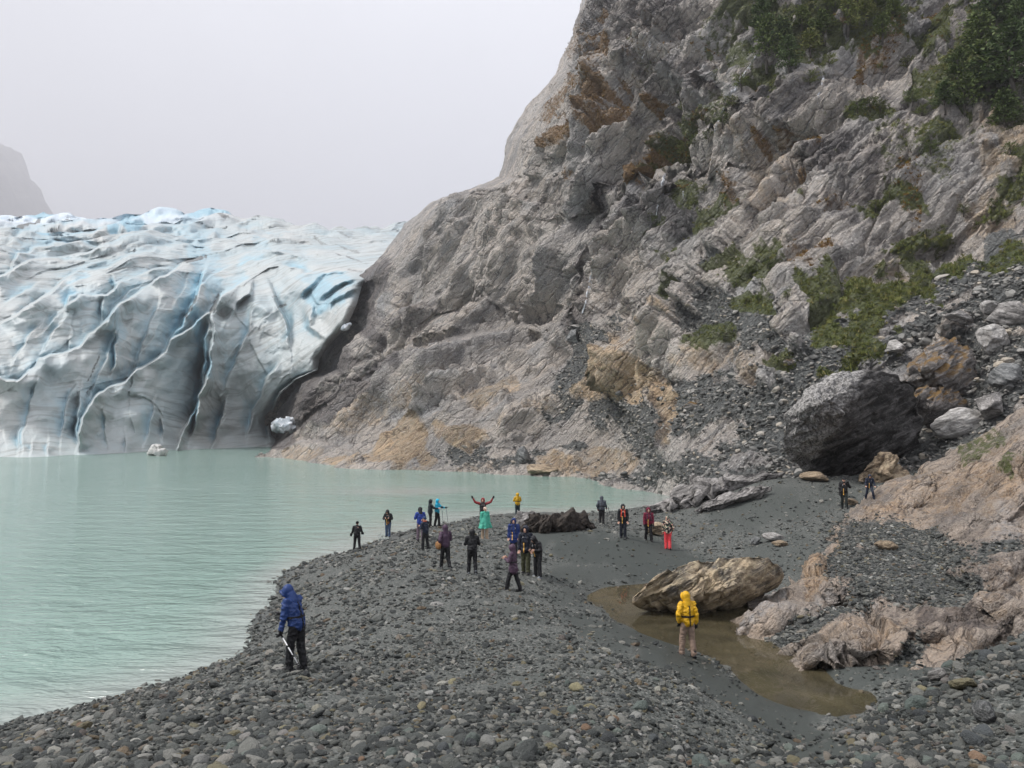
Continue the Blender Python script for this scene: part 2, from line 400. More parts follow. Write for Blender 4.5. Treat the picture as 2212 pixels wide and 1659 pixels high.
YB = YB+step([(780,985),(850,930),(950,890),(1060,850),(1160,815),(1240,790)], [0,3,5,5,4,0], 8, 100)
# gully with dark gravel, its right wall stands forward
YB = YB+step([(1440,1010),(1420,960),(1370,900),(1310,830),(1270,770),(1262,700),(1275,610),(1300,540),(1330,440),(1290,400)], [0,4,6,8,9,9,7,5,3,0], 12, 110)
YB = YB+step([(1230,760),(1120,690),(1050,640),(1010,590)], [0,5,5,0], 10, 60)
YB = YB+step([(870,790),(900,740),(960,690),(1060,660),(1100,690)], [0,5,8,6,0], 10, 70)
YB = YB+step([(1290,560),(1310,480),(1360,420),(1430,380),(1440,470)], [0,5,7,5,0], 10, 70)
YB = YB+step([(1430,930),(1425,880),(1440,845),(1480,835),(1540,840)], [0,2.5,3,2,0], 6, 50)
YB = YB+step([(1560,820),(1600,780),(1660,770),(1720,800)], [0,2,2,0], 8, 60)
YB = YB+step([(1690,700),(1740,690),(1800,720)], [0,1.5,0], 8, 40)
YB = YB+step([(1760,390),(1740,330),(1770,280)], [0,4,0], 10, 60)
YB = YB+step([(1880,620),(1960,560),(2060,520),(2212,470),(2300,440)], [0,3,4,4,3], 14, 90)
YB = YB+step([(1540,330),(1600,230),(1640,130),(1670,40)], [0,5,6,3], 14, 90)
YB = YB+step([(1930,210),(1960,120),(2040,60),(2120,40)], [0,4,6,4], 14, 80)
YB = YB+5.5*np.exp(-((px-1850)/170)**2-((py-920)/120)**2)+5*np.exp(-((px-2035)/95)**2-((py-815)/85)**2)
V = P(px, py, YB)
N = grid_normals(V)
# masks, drawn where the photograph shows them and carried by the surface
gravel_l = [(1260,800,50,110,-20,1),(1330,880,80,60,-30,1),(1420,950,90,70,-30,1),(1500,1000,120,50,-20,1),(1050,985,110,26,0,.85),(1220,985,90,28,0,.9),(1330,1010,110,35,-10,.9),
    (1600,700,110,60,0,1),(1680,760,100,70,30,1),(1540,850,130,70,0,.95),(1640,900,100,90,20,1),(1620,980,120,50,0,1),(1500,620,120,20,40,.9),(1440,690,60,18,40,.8),
    (1850,720,170,55,35,1),(2020,660,160,55,40,1),(2160,620,120,60,40,1),(1780,790,90,60,30,1),(2150,760,90,120,0,.9),(2080,880,120,120,0,.8),(1660,1050,160,40,0,1),(1960,960,300,60,0,.8),(2160,540,70,50,30,.7)]
moss_l = [(1860,625,115,50,10,1.15),(1960,605,100,50,20,1.1),(1790,690,40,60,60,.8),(1840,720,80,30,15,.85),(1640,585,70,35,30,.85),(1560,590,90,16,42,.8),(1500,480,90,18,45,.8),(1620,650,60,25,10,.9),(2030,570,90,30,20,1.1),
    (1800,60,130,40,12,1.2),(1720,120,60,60,30,.9),(1840,20,110,50,0,1.2),(1900,60,90,30,40,1.0),(1560,260,60,60,50,.6),(1480,320,50,26,30,.9),(1870,235,60,24,10,.95),(2120,110,120,90,20,1.2),(2060,190,80,60,20,1.0),(2180,60,60,80,0,1.2),
    (1650,30,40,70,30,.9),(1620,120,30,60,35,.7),(2010,500,60,16,15,1),(1900,440,70,26,20,.7),(2150,450,50,20,20,.8),(1560,70,60,40,30,.5),(2040,330,70,50,50,.5),(1960,330,60,60,40,.45),(2180,230,60,60,0,.55),(1500,420,50,20,45,.7),(2170,560,60,30,30,.7),(1870,760,80,30,30,.8),(1700,790,40,20,30,.8),(1545,720,60,18,30,.75),(1450,630,50,12,35,.7)]
rust_l = [(1260,240,110,16,38,1),(1310,250,80,13,42,1),(1220,200,90,15,45,.7),(1280,170,70,40,50,.6),(1400,375,50,18,40,1),(1440,350,60,16,35,.9),(1350,215,90,22,40,.7),(1470,320,50,18,30,.7),(1250,90,50,60,70,.6),(1550,130,50,60,50,.4),(1900,100,60,30,40,.6),(1740,310,40,26,20,.55),(1760,540,50,14,20,.7),(1700,300,40,14,30,.6),(1730,560,40,30,0,.5),(1430,110,60,60,45,.4),(1960,400,26,70,10,.5),(1800,440,40,16,20,.5)]
dark_l = [(780,640,60,90,0,1),(700,790,80,60,30,1.2),(660,880,70,60,25,1.3),(780,830,90,40,28,1.0),(620,940,60,30,25,1.2),(900,710,60,40,30,.6),(1420,430,60,90,60,.8),(1290,490,16,110,0,.8),(1270,600,14,90,0,.7),(1240,720,22,40,0,.9),(1340,60,130,90,30,.7),(1300,130,40,60,0,.7),(1480,190,110,60,50,.65),(1690,200,70,90,50,.65),(1790,330,60,60,40,.8),(1850,400,90,60,30,.65),(2000,220,120,60,30,.6),(2060,60,80,50,20,.75),(1620,420,80,40,50,.5),(1930,330,90,70,50,.55),(1180,460,20,80,-20,.5),(1420,905,22,40,0,.9),(2080,820,60,60,0,.9),(980,800,50,14,25,.5),(870,690,40,40,0,.5)]
ochre_l = [(880,960,60,60,40,1),(1000,935,60,30,20,.9),(860,985,90,20,10,.9),(760,990,70,14,0,.9),(1050,845,60,20,20,.7),(1350,810,60,60,40,.9),(1300,840,50,20,20,.8),(1440,900,26,60,0,1),(1400,750,110,22,38,.7),(1500,780,110,22,30,.6),(1640,810,70,40,20,.6),(1200,1000,60,20,0,.8),(1320,1000,60,30,0,.7),(930,1000,40,12,0,.8),(650,985,60,18,15,.6),(2180,300,50,90,30,.7),(2140,420,60,60,40,.55),(1650,380,50,90,30,.5),(1900,580,60,20,35,.5),(1180,880,120,16,18,.5),(820,880,140,14,28,.5),(1010,1010,90,12,0,.5),(1560,760,90,20,30,.6)]
pale_l = [(1450,110,70,30,50,.7),(1600,130,22,110,62,.9),(1590,210,20,80,55,.8),(1480,190,20,80,50,.6),(1340,410,60,20,40,.6),(1000,480,90,60,20,.35),(1100,560,120,60,30,.3),(1620,1045,90,20,18,.8),(1150,760,160,18,22,.45),(1050,900,140,16,20,.4),(900,900,130,14,30,.4),(1800,150,90,20,40,.6),(1850,150,70,18,40,.5),(1770,390,60,30,40,.6),(1930,700,50,16,30,.6),(1580,720,50,16,30,.6)]
A = dict(gravel=blobs(px, py, gravel_l, .35, .016, 1.), moss=blobs(px, py, moss_l, .5, .02, 5.), rust=blobs(px, py, rust_l, .3, .03, 9.), dark=blobs(px, py, dark_l, .5, .014, 13.), ochre=blobs(px, py, ochre_l, .55, .016, 21.), pale=blobs(px, py, pale_l, .6, .016, 31.))
q0 = P(px, py, YB); sprk = fbm(q0[..., 0]/7, q0[..., 1]/7, q0[..., 2]/7, 4); sprk2 = fbm(q0[..., 0]/9+40, q0[..., 1]/9, q0[..., 2]/9, 4)
hi = smooth(700, 420, py)*smooth(1250, 1480, px)
A['moss'] = np.maximum(A['moss'], .85*smooth(.42, .72, sprk)*hi); A['rust'] = np.maximum(A['rust'], .8*smooth(.45, .75, sprk2)*smooth(620, 350, py)*smooth(1120, 1250, px))
bed = blobs(px, py, [(1640,800,85,36,20,1),(1735,695,60,26,30,1),(1560,925,55,28,20,1),(1470,960,70,26,25,1),(1330,1000,66,26,10,1),(1600,1005,70,20,15,1),(1240,985,60,18,10,1),(1500,780,90,26,30,1),(1420,730,90,26,35,1),(1100,975,60,16,10,1),(1930,700,50,16,30,1),(1780,860,50,30,30,.8),(2080,640,60,18,35,.8),(1310,930,40,26,20,.9)], .45, .02, 17.)
A['gravel'] = A['gravel']*(1-.95*bed)
A['gravel'] = A['gravel']*(1-.8*smooth(.3, .7, A['ochre']*(px < 1600)))
# relief
def strata(Vx): return Vx@SU, Vx@SV, Vx@SN
def rock_relief(V, s=1.0, hard=1.0, rough=1.0):
    """beds, rounded slabs, angular facets and cracks, in metres at scale s"""
    a, b, c = strata(V/s); x, y, z = V[..., 0]/s, V[..., 1]/s, V[..., 2]/s
    wv = fbm(x/20, y/20, z/20, 3)
    d = 3.6*ridged(a/44, b/26, c/13+.3*wv, 2)*(s > .6)+2.4*(np.abs(noise(a/26+.5*wv, b/15, c/8))-.25)+1.3*(np.abs(noise(a/12, b/7, c/3.6+.5*wv))-.25)     # rounded slabs, sharp joints
    ph = c/4.2+.8*wv+.5*noise(a/9, b/9, c/9); saw = ph-np.floor(ph)
    d += 1.3*(np.where(saw < .85, saw/.85, (1-saw)/.15)-.5)*np.clip(.3+1.1*noise(a/16+7, b/12, c/9), 0, 1.2)
    for (L_, k) in ((9.0, 2.6), (3.8, 1.5), (1.6, .55)):
        f1, f2, idc, fac = cells(a/(L_*2.3)+.25*wv, b/L_, c/(L_*.56)+.25*wv)
        am = rough*k*np.clip(.55+1.2*noise(x/(L_*5)+L_, y/(L_*5), z/(L_*5)), .1, 1.3)
        d += am*(1.1*fac+.7*(idc-.5)*smooth(0, .12, f2)-.30*(1-smooth(0, .10, f2)))
    d += .22*ridged(a/4, b/2.4, c/1.1, 3, .5)+.09*fbm(a/.9, b/.7, c/.45, 2)
    return d*s*hard
x, y, z = V[..., 0], V[..., 1], V[..., 2]
soft = np.clip(np.clip(A['gravel']*1.1, 0, 1)+.45*np.clip(A['moss'], 0, 1), 0, 1)
hard = 1-.85*soft
slab = np.clip(blobs(px, py, [(1000,560,260,170,30,1),(1150,420,160,160,50,1),(1000,820,320,120,25,1)], .3, .01, 3.), 0, 1)
slab = np.maximum(slab, smooth(110, 30, px-xl)*smooth(620, 560, py))
wall = 1-.55*slab
gst = np.abs(np.gradient(YB, axis=0))+np.abs(np.gradient(YB, axis=1)); calm = 1/(1+(np.clip(gst-.5, 0, None)/.7)**2)
hard = hard*(.15+.85*calm)
V = V+N*(3.0*ridged(x/40, y/36, z/40, 3)*hard*smooth(0, 16, z))[..., None]
V = V+N*(rock_relief(V, np.clip(.45+.5*YB.mean()/110, .8, 1.0), hard, wall)*np.clip(YB/105, .6, 1.25)*(1.55-.45*slab)*(.35+.65*smooth(0, 14, z)))[..., None]
C_V, C_N, C_A, C_px, C_py = V, grid_normals(V), A, px, py
cliff = tag(link('cliff', grid_mesh('cliff', V, A), MAT_ROCK), kind='structure')

# ================================================================== GLACIER
RG = [(460,905),(520,895),(590,850),(600,815),(640,806),(700,786),(740,770),(770,740),(800,700),(850,672),(890,640),(906,614),(940,598),(985,600),(1040,598)]
GB = [(905,440),(900,560),(812,592),(782,618),(770,660),(752,700),(715,742),(690,775),(686,800),(640,820),(608,850),(590,885),(578,910),(586,940),(600,955),(604,966),(604,1030)]
gx, gy = np.array([q[0] for q in GB], float), np.array([q[1] for q in GB], float)
gl_ctrl = [zc(-150,995,-.1), zc(0,988,-.1), zc(150,984,-.1), zc(320,976,-.1), zc(470,969,-.1), zc(600,966,-.1),
    (0,1030,120),(600,1030,150),(0,900,172),(0,800,190),(0,700,215),(0,600,255),(0,520,320),(0,480,410),(300,900,192),(300,800,212),(300,700,226),(300,600,262),(300,520,330),(300,480,420),
    (600,880,222),(600,800,226),(600,700,238),(600,600,268),(600,520,335),(600,490,415),(780,640,212),(760,600,236),(700,700,222),(860,540,330),(860,505,420),(-150,700,205),(-150,500,340)]
GR, GC = 340, 480
ttop = lambda x: np.interp(x, [-150,0,60,95,130,250,330,430,480,540,620,700,760,830,905], [466,464,463,458,470,472,466,459,462,470,480,488,496,490,486])
tv = np.linspace(0, 1, GR)[:, None]
gpx0 = np.linspace(0, 1, GC)[None]*np.ones((GR, 1))
# rows run from below the water to the skyline; the row's py depends on the column
px = -150+gpx0*(905+150); py = 1030+(ttop(px)-1030)*tv
xr = np.interp(py, gy, gx); px = -150+gpx0*(xr+150); py = 1030+(ttop(px)-1030)*tv; xr = np.interp(py, gy, gx); px = -150+gpx0*(xr+150)
YG = Field(gl_ctrl, 400., -160, 920, 440, 1040)(px, py)
wpx = 5*fbm(px/40, py/40, 0*px, 3); wpy = 5*fbm(px/40, py/40, 0*px+9, 3); fnz = fbm(px/70, py/70, 0*px+4, 2)
blue = np.zeros(px.shape); offs = np.zeros(px.shape); dirt = np.zeros(px.shape)
def cv_(pts): return [(p[0]*.4128, p[1]*.4128+399.5) for p in pts]     # traced on an enlargement
def fin(pts, amp, wide, drop, back, bl=.0, under=1.0, flip=-1):
    drop = max(drop*.32, 1.2) if flip < 0 else drop; under = under*.7
    """a blade of ice: broad face on the left of the line, steep blue drop on its right"""
    global offs, blue
    q = cv_(pts); s, t = polydist(px+wpx, py+wpy, q); n_ = len(q)-1; s = s*flip
    e = np.clip(np.minimum(t, n_-t)*1.4+.12, 0, 1)
    am = amp*e*np.clip(.85+.7*fnz, .25, 1.4)
    face = np.exp(-np.clip(s, 0, None)/wide)
    sn_ = np.clip(-s, 0, None)
    fall_ = 1-smooth(0, drop, sn_)*(1+under); rec = np.exp(-np.clip(sn_-drop, 0, None)/back)
    h = np.where(s >= 0, face, np.where(sn_ < drop, fall_, -under*rec))
    offs = offs-am*h
    blue = np.maximum(blue, np.where(s < 0, bl*e*smooth(0, 2, sn_)*np.exp(-np.clip(sn_-drop*.6, 0, None)/(back*.8)), 0))
L = lambda *a: list(a)
fin(L((-200,1090),(0,1005),(90,1030),(190,950),(210,910),(330,880),(420,840),(480,780),(560,700),(640,620),(760,540),(880,470),(960,410),(1060,385)), 8, 60, 7, 46, .35)
fin(L((400,1400),(430,1230),(500,1100),(560,1060),(640,1040),(700,980),(760,950),(860,880),(900,810),(980,760),(1050,690),(1110,660),(1150,590),(1270,510),(1335,472)), 8, 55, 7, 40, .45)
fin(L((900,1420),(960,1290),(1020,1180),(1080,1020),(1100,900),(1115,760),(1110,665)), 11, 14, 6, 60, .2, .5)
fin(L((880,830),(960,720),(1010,640),(1050,540),(1080,420)), 6, 30, 16, 30, .85)
fin(L((1000,1330),(1040,1180),(1060,1000),(1075,800),(1090,700)), 7, 26, 8, 14, .95, 1.2)
fin(L((1090,1385),(1150,1260),(1185,1110)), 5, 24, 8, 24, .6)
fin(L((850,1340),(850,1220)), 4, 18, 6, 16, .6)
fin(L((590,1000),(600,880),(615,780)), 5, 24, 6, 14, .9)
fin(L((350,870),(362,780)), 3, 16, 5, 12, .8)
fin(L((410,1400),(400,1260),(420,1080)), 5, 26, 8, 20, .5)
fin(L((90,1420),(110,1260)), 4, 24, 7, 18, .6)
fin(L((240,1420),(245,1330)), 3.5, 18, 6, 14, .7)
fin(L((660,1400),(655,1310)), 3, 16, 5, 12, .5)
fin(L((1400,1370),(1405,1220),(1460,1100),(1560,1010),(1665,965)), 5, 36, 8, 20, .4)
fin(L((1390,490),(1440,600),(1500,720),(1520,860)), 5, 40, 10, 40, .35)
fin(L((1335,472),(1300,560),(1240,620),(1200,700)), 5, 26, 8, 30, .3)
fin(L((1120,680),(1160,570),(1240,520),(1300,480)), 4, 26, 7, 26, .3)
fin(L((1560,600),(1600,540),(1680,470),(1760,440),(1850,450)), 2.66, 22, 12, 30, .45, flip=1)
fin(L((1610,720),(1640,620),(1720,540),(1800,500),(1880,480)), 2.66, 16, 12, 26, .45, flip=1)
fin(L((1700,680),(1740,600),(1820,560),(1880,540)), 2.2800000000000002, 14, 10, 18, .45, flip=1)
fin(L((1600,640),(1620,740),(1720,810)), 1.9, 20, 10, 20, .45, flip=1)
fin(L((0,735),(100,670),(230,590),(330,500),(400,450),(560,430),(640,390),(740,350),(1030,310),(1170,330)), 8, 42, 7, 34, .3)
fin(L((340,640),(420,580),(560,580),(620,510),(800,450),(890,440)), 6, 36, 7, 30, .35)
fin(L((340,660),(360,580),(430,560)), 5, 20, 6, 20, .8)
fin(L((530,720),(545,600)), 5, 14, 6, 16, 1.)
fin(L((600,560),(590,460)), 5, 14, 7, 14, 1.)
fin(L((230,760),(330,660)), 4, 20, 8, 18, .7)
fin(L((-60,500),(0,480),(120,410),(250,380),(400,400),(560,400)), 7, 34, 6, 30, .3)
fin(L((340,370),(600,330),(800,260),(920,245),(1170,250)), 9, 30, 6, 28, .4)
fin(L((60,440),(90,360),(200,330),(330,320),(600,320)), 7, 26, 6, 22, .5)
fin(L((630,260),(640,205),(690,185),(750,200)), 10, 16, 6, 18, .7)
fin(L((0,330),(180,270),(300,290),(480,270),(600,240)), 9, 24, 6, 22, .5)
fin(L((-40,250),(150,240),(300,230),(500,215),(700,190),(900,170),(1100,190)), 10, 18, 6, 18, .4)
fin(L((900,300),(1010,250),(1130,260),(1260,310)), 7, 22, 6, 20, .4)
fin(L((1180,210),(1300,230),(1450,260),(1600,260)), 9, 18, 6, 18, .3)
fin(L((1250,330),(1400,340),(1550,370),(1700,400)), 6, 22, 6, 20, .3)
fin(L((1450,420),(1560,440),(1640,470)), 6, 24, 8, 20, .6)
for q_ in ([(110,1420),(130,1280),(160,1130),(200,1000)],[(320,1400),(335,1230),(360,1110),(400,1030)],[(470,1120),(530,960),(585,830),(610,740)],[(690,1010),(740,850),(800,690),(860,560)],[(540,760),(600,640),(690,540),(800,490)],[(200,900),(280,770),(350,680)],[(60,960),(140,800),(240,690)],[(1150,1130),(1230,930),(1300,760),(1335,600)],[(1290,1360),(1330,1180),(1400,1020),(1480,900)],[(750,1390),(790,1230),(820,1100)],[(560,1400),(550,1250),(530,1150)],[(1480,870),(1530,740),(1545,640)],[(160,1420),(175,1330)],[(300,560),(420,500),(520,470)],[(0,640),(120,560),(230,500)],[(900,640),(960,540),(990,450)],[(1000,560),(1120,470),(1250,400)],[(1200,460),(1320,400),(1450,380)]):
    fin(L(*q_), 1.3, 30, 7, 30, .45)
bl_patch = [(440,560,30,110,20,.35),(285,488,30,10,0,1),(100,465,40,8,0,.7),(90,510,12,8,0,.8),(560,520,22,12,0,.3),(250,700,18,60,15,.3),(430,720,14,90,12,.5),(700,640,40,40,0,.45),(450,462,50,8,0,.6),(690,600,60,16,0,.35),(245,500,12,10,0,.9)]
blue = np.maximum(blue, blobs(px, py, bl_patch, .3, .03, 3.))
dirt_l = [(412,562,34,4,14,.9),(60,486,32,5,20,.9),(180,477,40,3,0,.7),(480,478,12,3,0,.7),(415,660,4,30,-30,.8),(465,655,5,22,-30,.8),(205,790,3,40,-25,.7),(190,850,5,20,-30,.6),(610,660,16,3,20,.7),(680,480,50,3,-8,.6),(720,530,60,2.5,-16,.6),(640,520,50,2,-10,.5),(760,560,40,2.5,-18,.7),(590,640,8,3,0,.6),(500,640,3,20,-30,.6),(770,585,30,2.5,-10,.7),(745,505,40,2.5,-15,.6)]
dirt = blobs(px, py, dirt_l, .5, .08, 4.)
clean = smooth(500, 468, py)*smooth(560, 300, px)
VG = P(px, py, YG); x, y, z = VG[..., 0], VG[..., 1], VG[..., 2]
kk = np.clip(YG/200, .8, 2.2)
wv = fbm(x/40, y/40, z/40, 3)
def soften(q, n):
    for _ in range(n):
        e = np.pad(q, 1, mode='edge'); e = (e[:-2]+2*e[1:-1]+e[2:])/4; q = (e[:, :-2]+2*e[:, 1:-1]+e[:, 2:])/4
    return q
offs = soften(offs, 1); blue = soften(blue, 2)
offs = offs*np.clip(kk, .8, 1.15)*1.6; blue = np.clip(blue*1.5, 0, 1)
offs += kk*1.6*ridged(x/26+.4*wv, y/60, z/40, 3)*smooth(1010, 940, py)+kk*.55*fbm(x/7, y/18, z/9, 3)+kk*.16*fbm(x/1.8, y/5, z/2.2, 2)
up = smooth(640, 500, py)
offs += up*kk*2.2*ridged(x/16, y/34, z/14, 3)
f1, f2, idc, fac = cells(x/16+.3*wv, y/40, z/22)
offs += kk*1.2*fac*smooth(1000, 900, py)
f1, f2, idc, fac = cells(x/6+.3*wv, y/16, z/9)
offs += kk*.3*fac
rim = np.clip(1-(xr-px)/26, 0, 1)*smooth(585, 610, py)            # the edge against the rock turns back
offs += 14*rim**2.2
VG = P(px, py, YG+offs)
lm = 6.5*(np.abs(noise(x/34, y/52, z/70))-.2)+4*(np.abs(noise(x/15, y/26, z/40+4))-.2)+.6*fbm(x/6, y/11, z/9, 2)
VG[..., 2] += smooth(590, 490, py)*lm
# back of the ice cap behind the skyline
bk = []
for i in range(1, 15):
    q = VG[-1].copy(); q = q+np.stack([q[:, 0]*.012*i*i, q[:, 1]*.012*i*i, -.35*i*i+0*q[:, 2]], -1); bk.append(q)
VG = np.concatenate([VG, np.stack(bk)], 0)
pad = lambda m_: np.concatenate([m_, np.repeat(m_[-1:], 14, 0)], 0)
gl = link('glacier', grid_mesh('glacier', VG, dict(blue=pad(blue), dirt=pad(dirt), clean=pad(clean))), MAT_ICE)
tag(gl, 'crevassed grey-white and blue glacier front ending in the turquoise lake', 'glacier')

# ================================================================== GROUND (beach, sand flat, stream bed)
def gz(px, py, Y): p = P(px, py, Y); return (p[0], p[1], p[2])
def g0(px, py, z=0.0): p = PZ(px, py, z); return (p[0], p[1], z)
SHORE = [(-250,1640),(0,1568),(200,1520),(330,1482),(420,1452),(500,1420),(530,1390),(560,1340),(598,1275),(610,1240),(680,1210),(760,1186),(850,1160),(920,1140),(1000,1124),(1060,1111),(1110,1107),(1180,1104),(1300,1108),(1370,1098),(1420,1086),(1446,1075)]
ctrl = [g0(a, b) for a, b in SHORE]
# lake floor beyond the shore
ctrl += [g0(a, b, -.9) for a, b in [(-200,1480),(0,1440),(200,1380),(380,1330),(480,1270),(560,1180),(700,1140),(850,1110),(1000,1090),(1110,1082),(1250,1078),(1350,1066),(700,1050),(900,1050),(1100,1050),(1250,1058)]]
ctrl += [gz(*q) for q in [(640,1452,15),(0,1659,9.5),(-300,1700,9),(350,1659,8.0),(700,1659,7.2),(1106,1659,7.0),(1400,1659,7.4),(350,1560,12),(700,1560,11.2),(1106,1540,12),(420,1500,15),
    (900,1450,16),(1106,1400,18.3),(1106,1300,24),(850,1350,21),(750,1280,26),(1020,1240,28.6),(1160,1245,28.6),(900,1200,33),(1000,1160,40),(1300,1132,46),(1346,1162,37.5),(1401,1168,38.5),(1443,1187,37.5),(1250,1180,36),
    (1490,1423,19.6),(1300,1400,18.6),(1300,1500,13.2),(1500,1500,14.2),(1480,1600,9.8),
    (1560,1200,36),(1700,1180,34),(1820,1098,44),(1500,1110,48),(1650,1040,50),(1780,1040,49),(1600,1140,42),(1900,1085,43),(2100,1060,40),(1460,1085,56)]]
# right-hand shingle mound
ctrl += [gz(*q) for q in [(1640,1659,7.6),(1760,1600,8.6),(1900,1535,9.8),(2010,1475,10.8),(2120,1430,11),(2250,1380,11.2),(2000,1600,7.4),(2212,1560,7),(2212,1659,6),(1900,1659,6.4)]]
for (a_, b_, y_) in [(1560,1659,7.5),(1640,1659,7.6),(1760,1600,8.6),(1900,1535,9.8),(2010,1475,10.8),(2120,1430,11)]:
    q = P(a_, b_, y_); ctrl.append((q[0]*1.2, q[1]+2.2, q[2]-1.35))
# valley of the stream
ctrl += [g0(*q) for q in [(1330,1290,.3),(1450,1370,.25),(1600,1420,.25),(1750,1480,.25),(1880,1520,.28),(1400,1330,.25),(1560,1370,.25),(1720,1440,.3),(1830,1560,.62),(1700,1540,.62),(1600,1490,.62),(1950,1490,.65),(2050,1450,.8),(2180,1420,.9),(1850,1440,.5),(1700,1580,.8),(1750,1250,.9),(2000,1300,1.0),(1800,1440,.6),(1850,1472,.64),(1905,1492,.64),(1800,1548,.64),(1885,1556,.66),(1960,1520,.7),(1260,1290,.6),(1330,1255,.62),(1370,1370,.62)]]
ctrl += [(-12,1,3.9),(0,1,5.0),(0,4,4.6),(10,3,4.9),(20,6,4.4),(30,14,3.2),(-25,5,2.2),(22,22,1.4),(40,40,6),(-30,30,-1.5),(-30,60,-2),(0,75,-2),(20,62,.6),(45,20,4)]
GF = Field(ctrl, 10., -40, 60, -2, 85, 300, 300)
GRr, GCc = 470, 640
gcol = np.linspace(-420, 2650, GCc)[None]; Yr = np.geomspace(2.6, 78, GRr)[:, None]
X = (gcol-CX)/F_PX*Yr/ct; Y = Yr+0*gcol
Z = GF(X, Y)
def ground_z(x, y): return GF(x, y)
def to_px(v):
    v = np.asarray(v); dx, dy, dz = v[..., 0], v[..., 1], v[..., 2]-CAM[2]
    fw = dy*ct+dz*st; upv = -dy*st+dz*ct
    return CX+F_PX*dx/fw, CY-F_PX*upv/fw
gpx, gpy = to_px(np.stack([X, Y, Z], -1))
sand_l = [(1330,1190,190,38,-8,1),(1450,1230,140,40,-5,1),(1300,1240,130,22,5,.7),(1460,1425,150,30,-24,1),(1620,1510,170,38,-24,1),(1740,1590,110,36,-20,1),(1900,1440,180,40,8,.75),(1300,1370,90,22,-24,.8),(2050,1420,160,30,5,.6),(1130,1330,60,14,-10,.5),(820,1480,60,12,0,.4),(1150,1470,120,14,0,.35),(1660,1100,140,34,12,.6),(1700,1200,90,40,0,.5),(1080,1130,60,8,0,.5),(1220,1290,40,26,0,.6)]
sand = np.clip(blobs(gpx, gpy, sand_l, .35, .02, 2.)*1.1, 0, 1)
wet = np.maximum(smooth(.28, .02, Z)*(Y > 14)*(X < 12), blobs(gpx, gpy, [(1560,1400,330,75,-24,.9),(1330,1290,90,30,0,.8)], .2, .02, 7.))
Z2 = Z+(.05*fbm(X/1.6, Y/1.6, 0*X, 3)+.10*fbm(X/5, Y/5, 0*X+3, 2))*(1-.7*sand)*np.clip(Y/10, .4, 1)
Z2 = Z2+(1-sand)*.018*noise(X*5, Y*5, 0*X)
ground_V = np.stack([X, Y, Z2], -1)
G_sand, G_wet, G_px, G_py = sand, wet, gpx, gpy
ground = tag(link('beach', grid_mesh('beach', ground_V, dict(sand=sand, wet=wet)), MAT_BEACH), kind='structure')

# ================================================================== LAKE
lx = np.concatenate([np.linspace(-700, -60, 12), np.linspace(-58, 40, 120), np.linspace(44, 60, 3)])
ly = np.concatenate([np.linspace(10, 75, 110), np.linspace(77, 420, 40)])
LX, LY = np.meshgrid(lx, ly); inside = (LX > -40) & (LX < 60) & (LY < 85)
dep = np.where(inside, GF(LX, LY), -2); shallow = smooth(-.75, .05, dep)*inside*.8
lake = tag(link('lake', grid_mesh('lake', np.stack([LX, LY, 0*LX], -1), dict(shallow=shallow)), MAT_LAKE), kind='structure')

# ================================================================== STREAM
sp = [g0(a, b, .5) for a, b in [(1245,1282),(1290,1262),(1340,1245),(1400,1235),(1520,1250),(1640,1270),(1720,1330),(1800,1420),(1900,1470),(1960,1500),(1935,1545),(1850,1560),(1740,1530),(1600,1480),(1500,1440),(1400,1400),(1310,1350),(1260,1310)]]
sc0 = np.mean([q[:2] for q in sp], 0)
sp = [(sc0[0]+(q[0]-sc0[0])*1.28, sc0[1]+(q[1]-sc0[1])*1.22, .5) for q in sp]
smesh = py_mesh('stream', [(a, b, .5) for a, b, _ in sp], [list(range(len(sp)))])
stream = tag(link('stream', smesh, MAT_STREAM), kind='structure')

# ================================================================== FAR MOUNTAIN IN THE MIST
hr, hc = 90, 110
hu = np.linspace(0, 1, hc)[None]; hv = np.linspace(0, 1, hr)[:, None]
HX = -6000+hu*4200+0*hv; HY = 4300+hv*1400+0*hu
HZ = np.clip((-2225-HX-hv*300)*1.5, -40, 2100)
HZ = smooth(-.001, .10, hv)*np.clip(HZ+150*ridged(HX/600, HY/600, HZ/800, 4)+40*fbm(HX/120, HY/120, HZ/120, 3), -40, 2150)
mh = M('misty_slope'); mh.set(Base_Color=mh.ramp(mh.noise(mh.pos(), .02, 5, .6), [(.3, (.05,.05,.05)), (.7, (.15,.145,.14))]), Roughness=.9)
hills = tag(link('hills', grid_mesh('hills', np.stack([HX, HY, HZ], -1)), mh.m), kind='structure')
# ================================================================== LOOKING UP THE SURFACE UNDER A PIXEL
def hit(px, py, objs):
    d = P(px, py, 1.0)-CAM; d = Vector(d).normalized(); best = None
    for o in objs:
        ok, loc, nor, _ = o.ray_cast(Vector(CAM)-o.location, d)
        if ok and (best is None or loc.y < best[0].y): best = (loc.copy(), nor.copy())
    return best
bpy.context.view_layer.update()
def metres(px_len, Y): return px_len*Y/F_PX

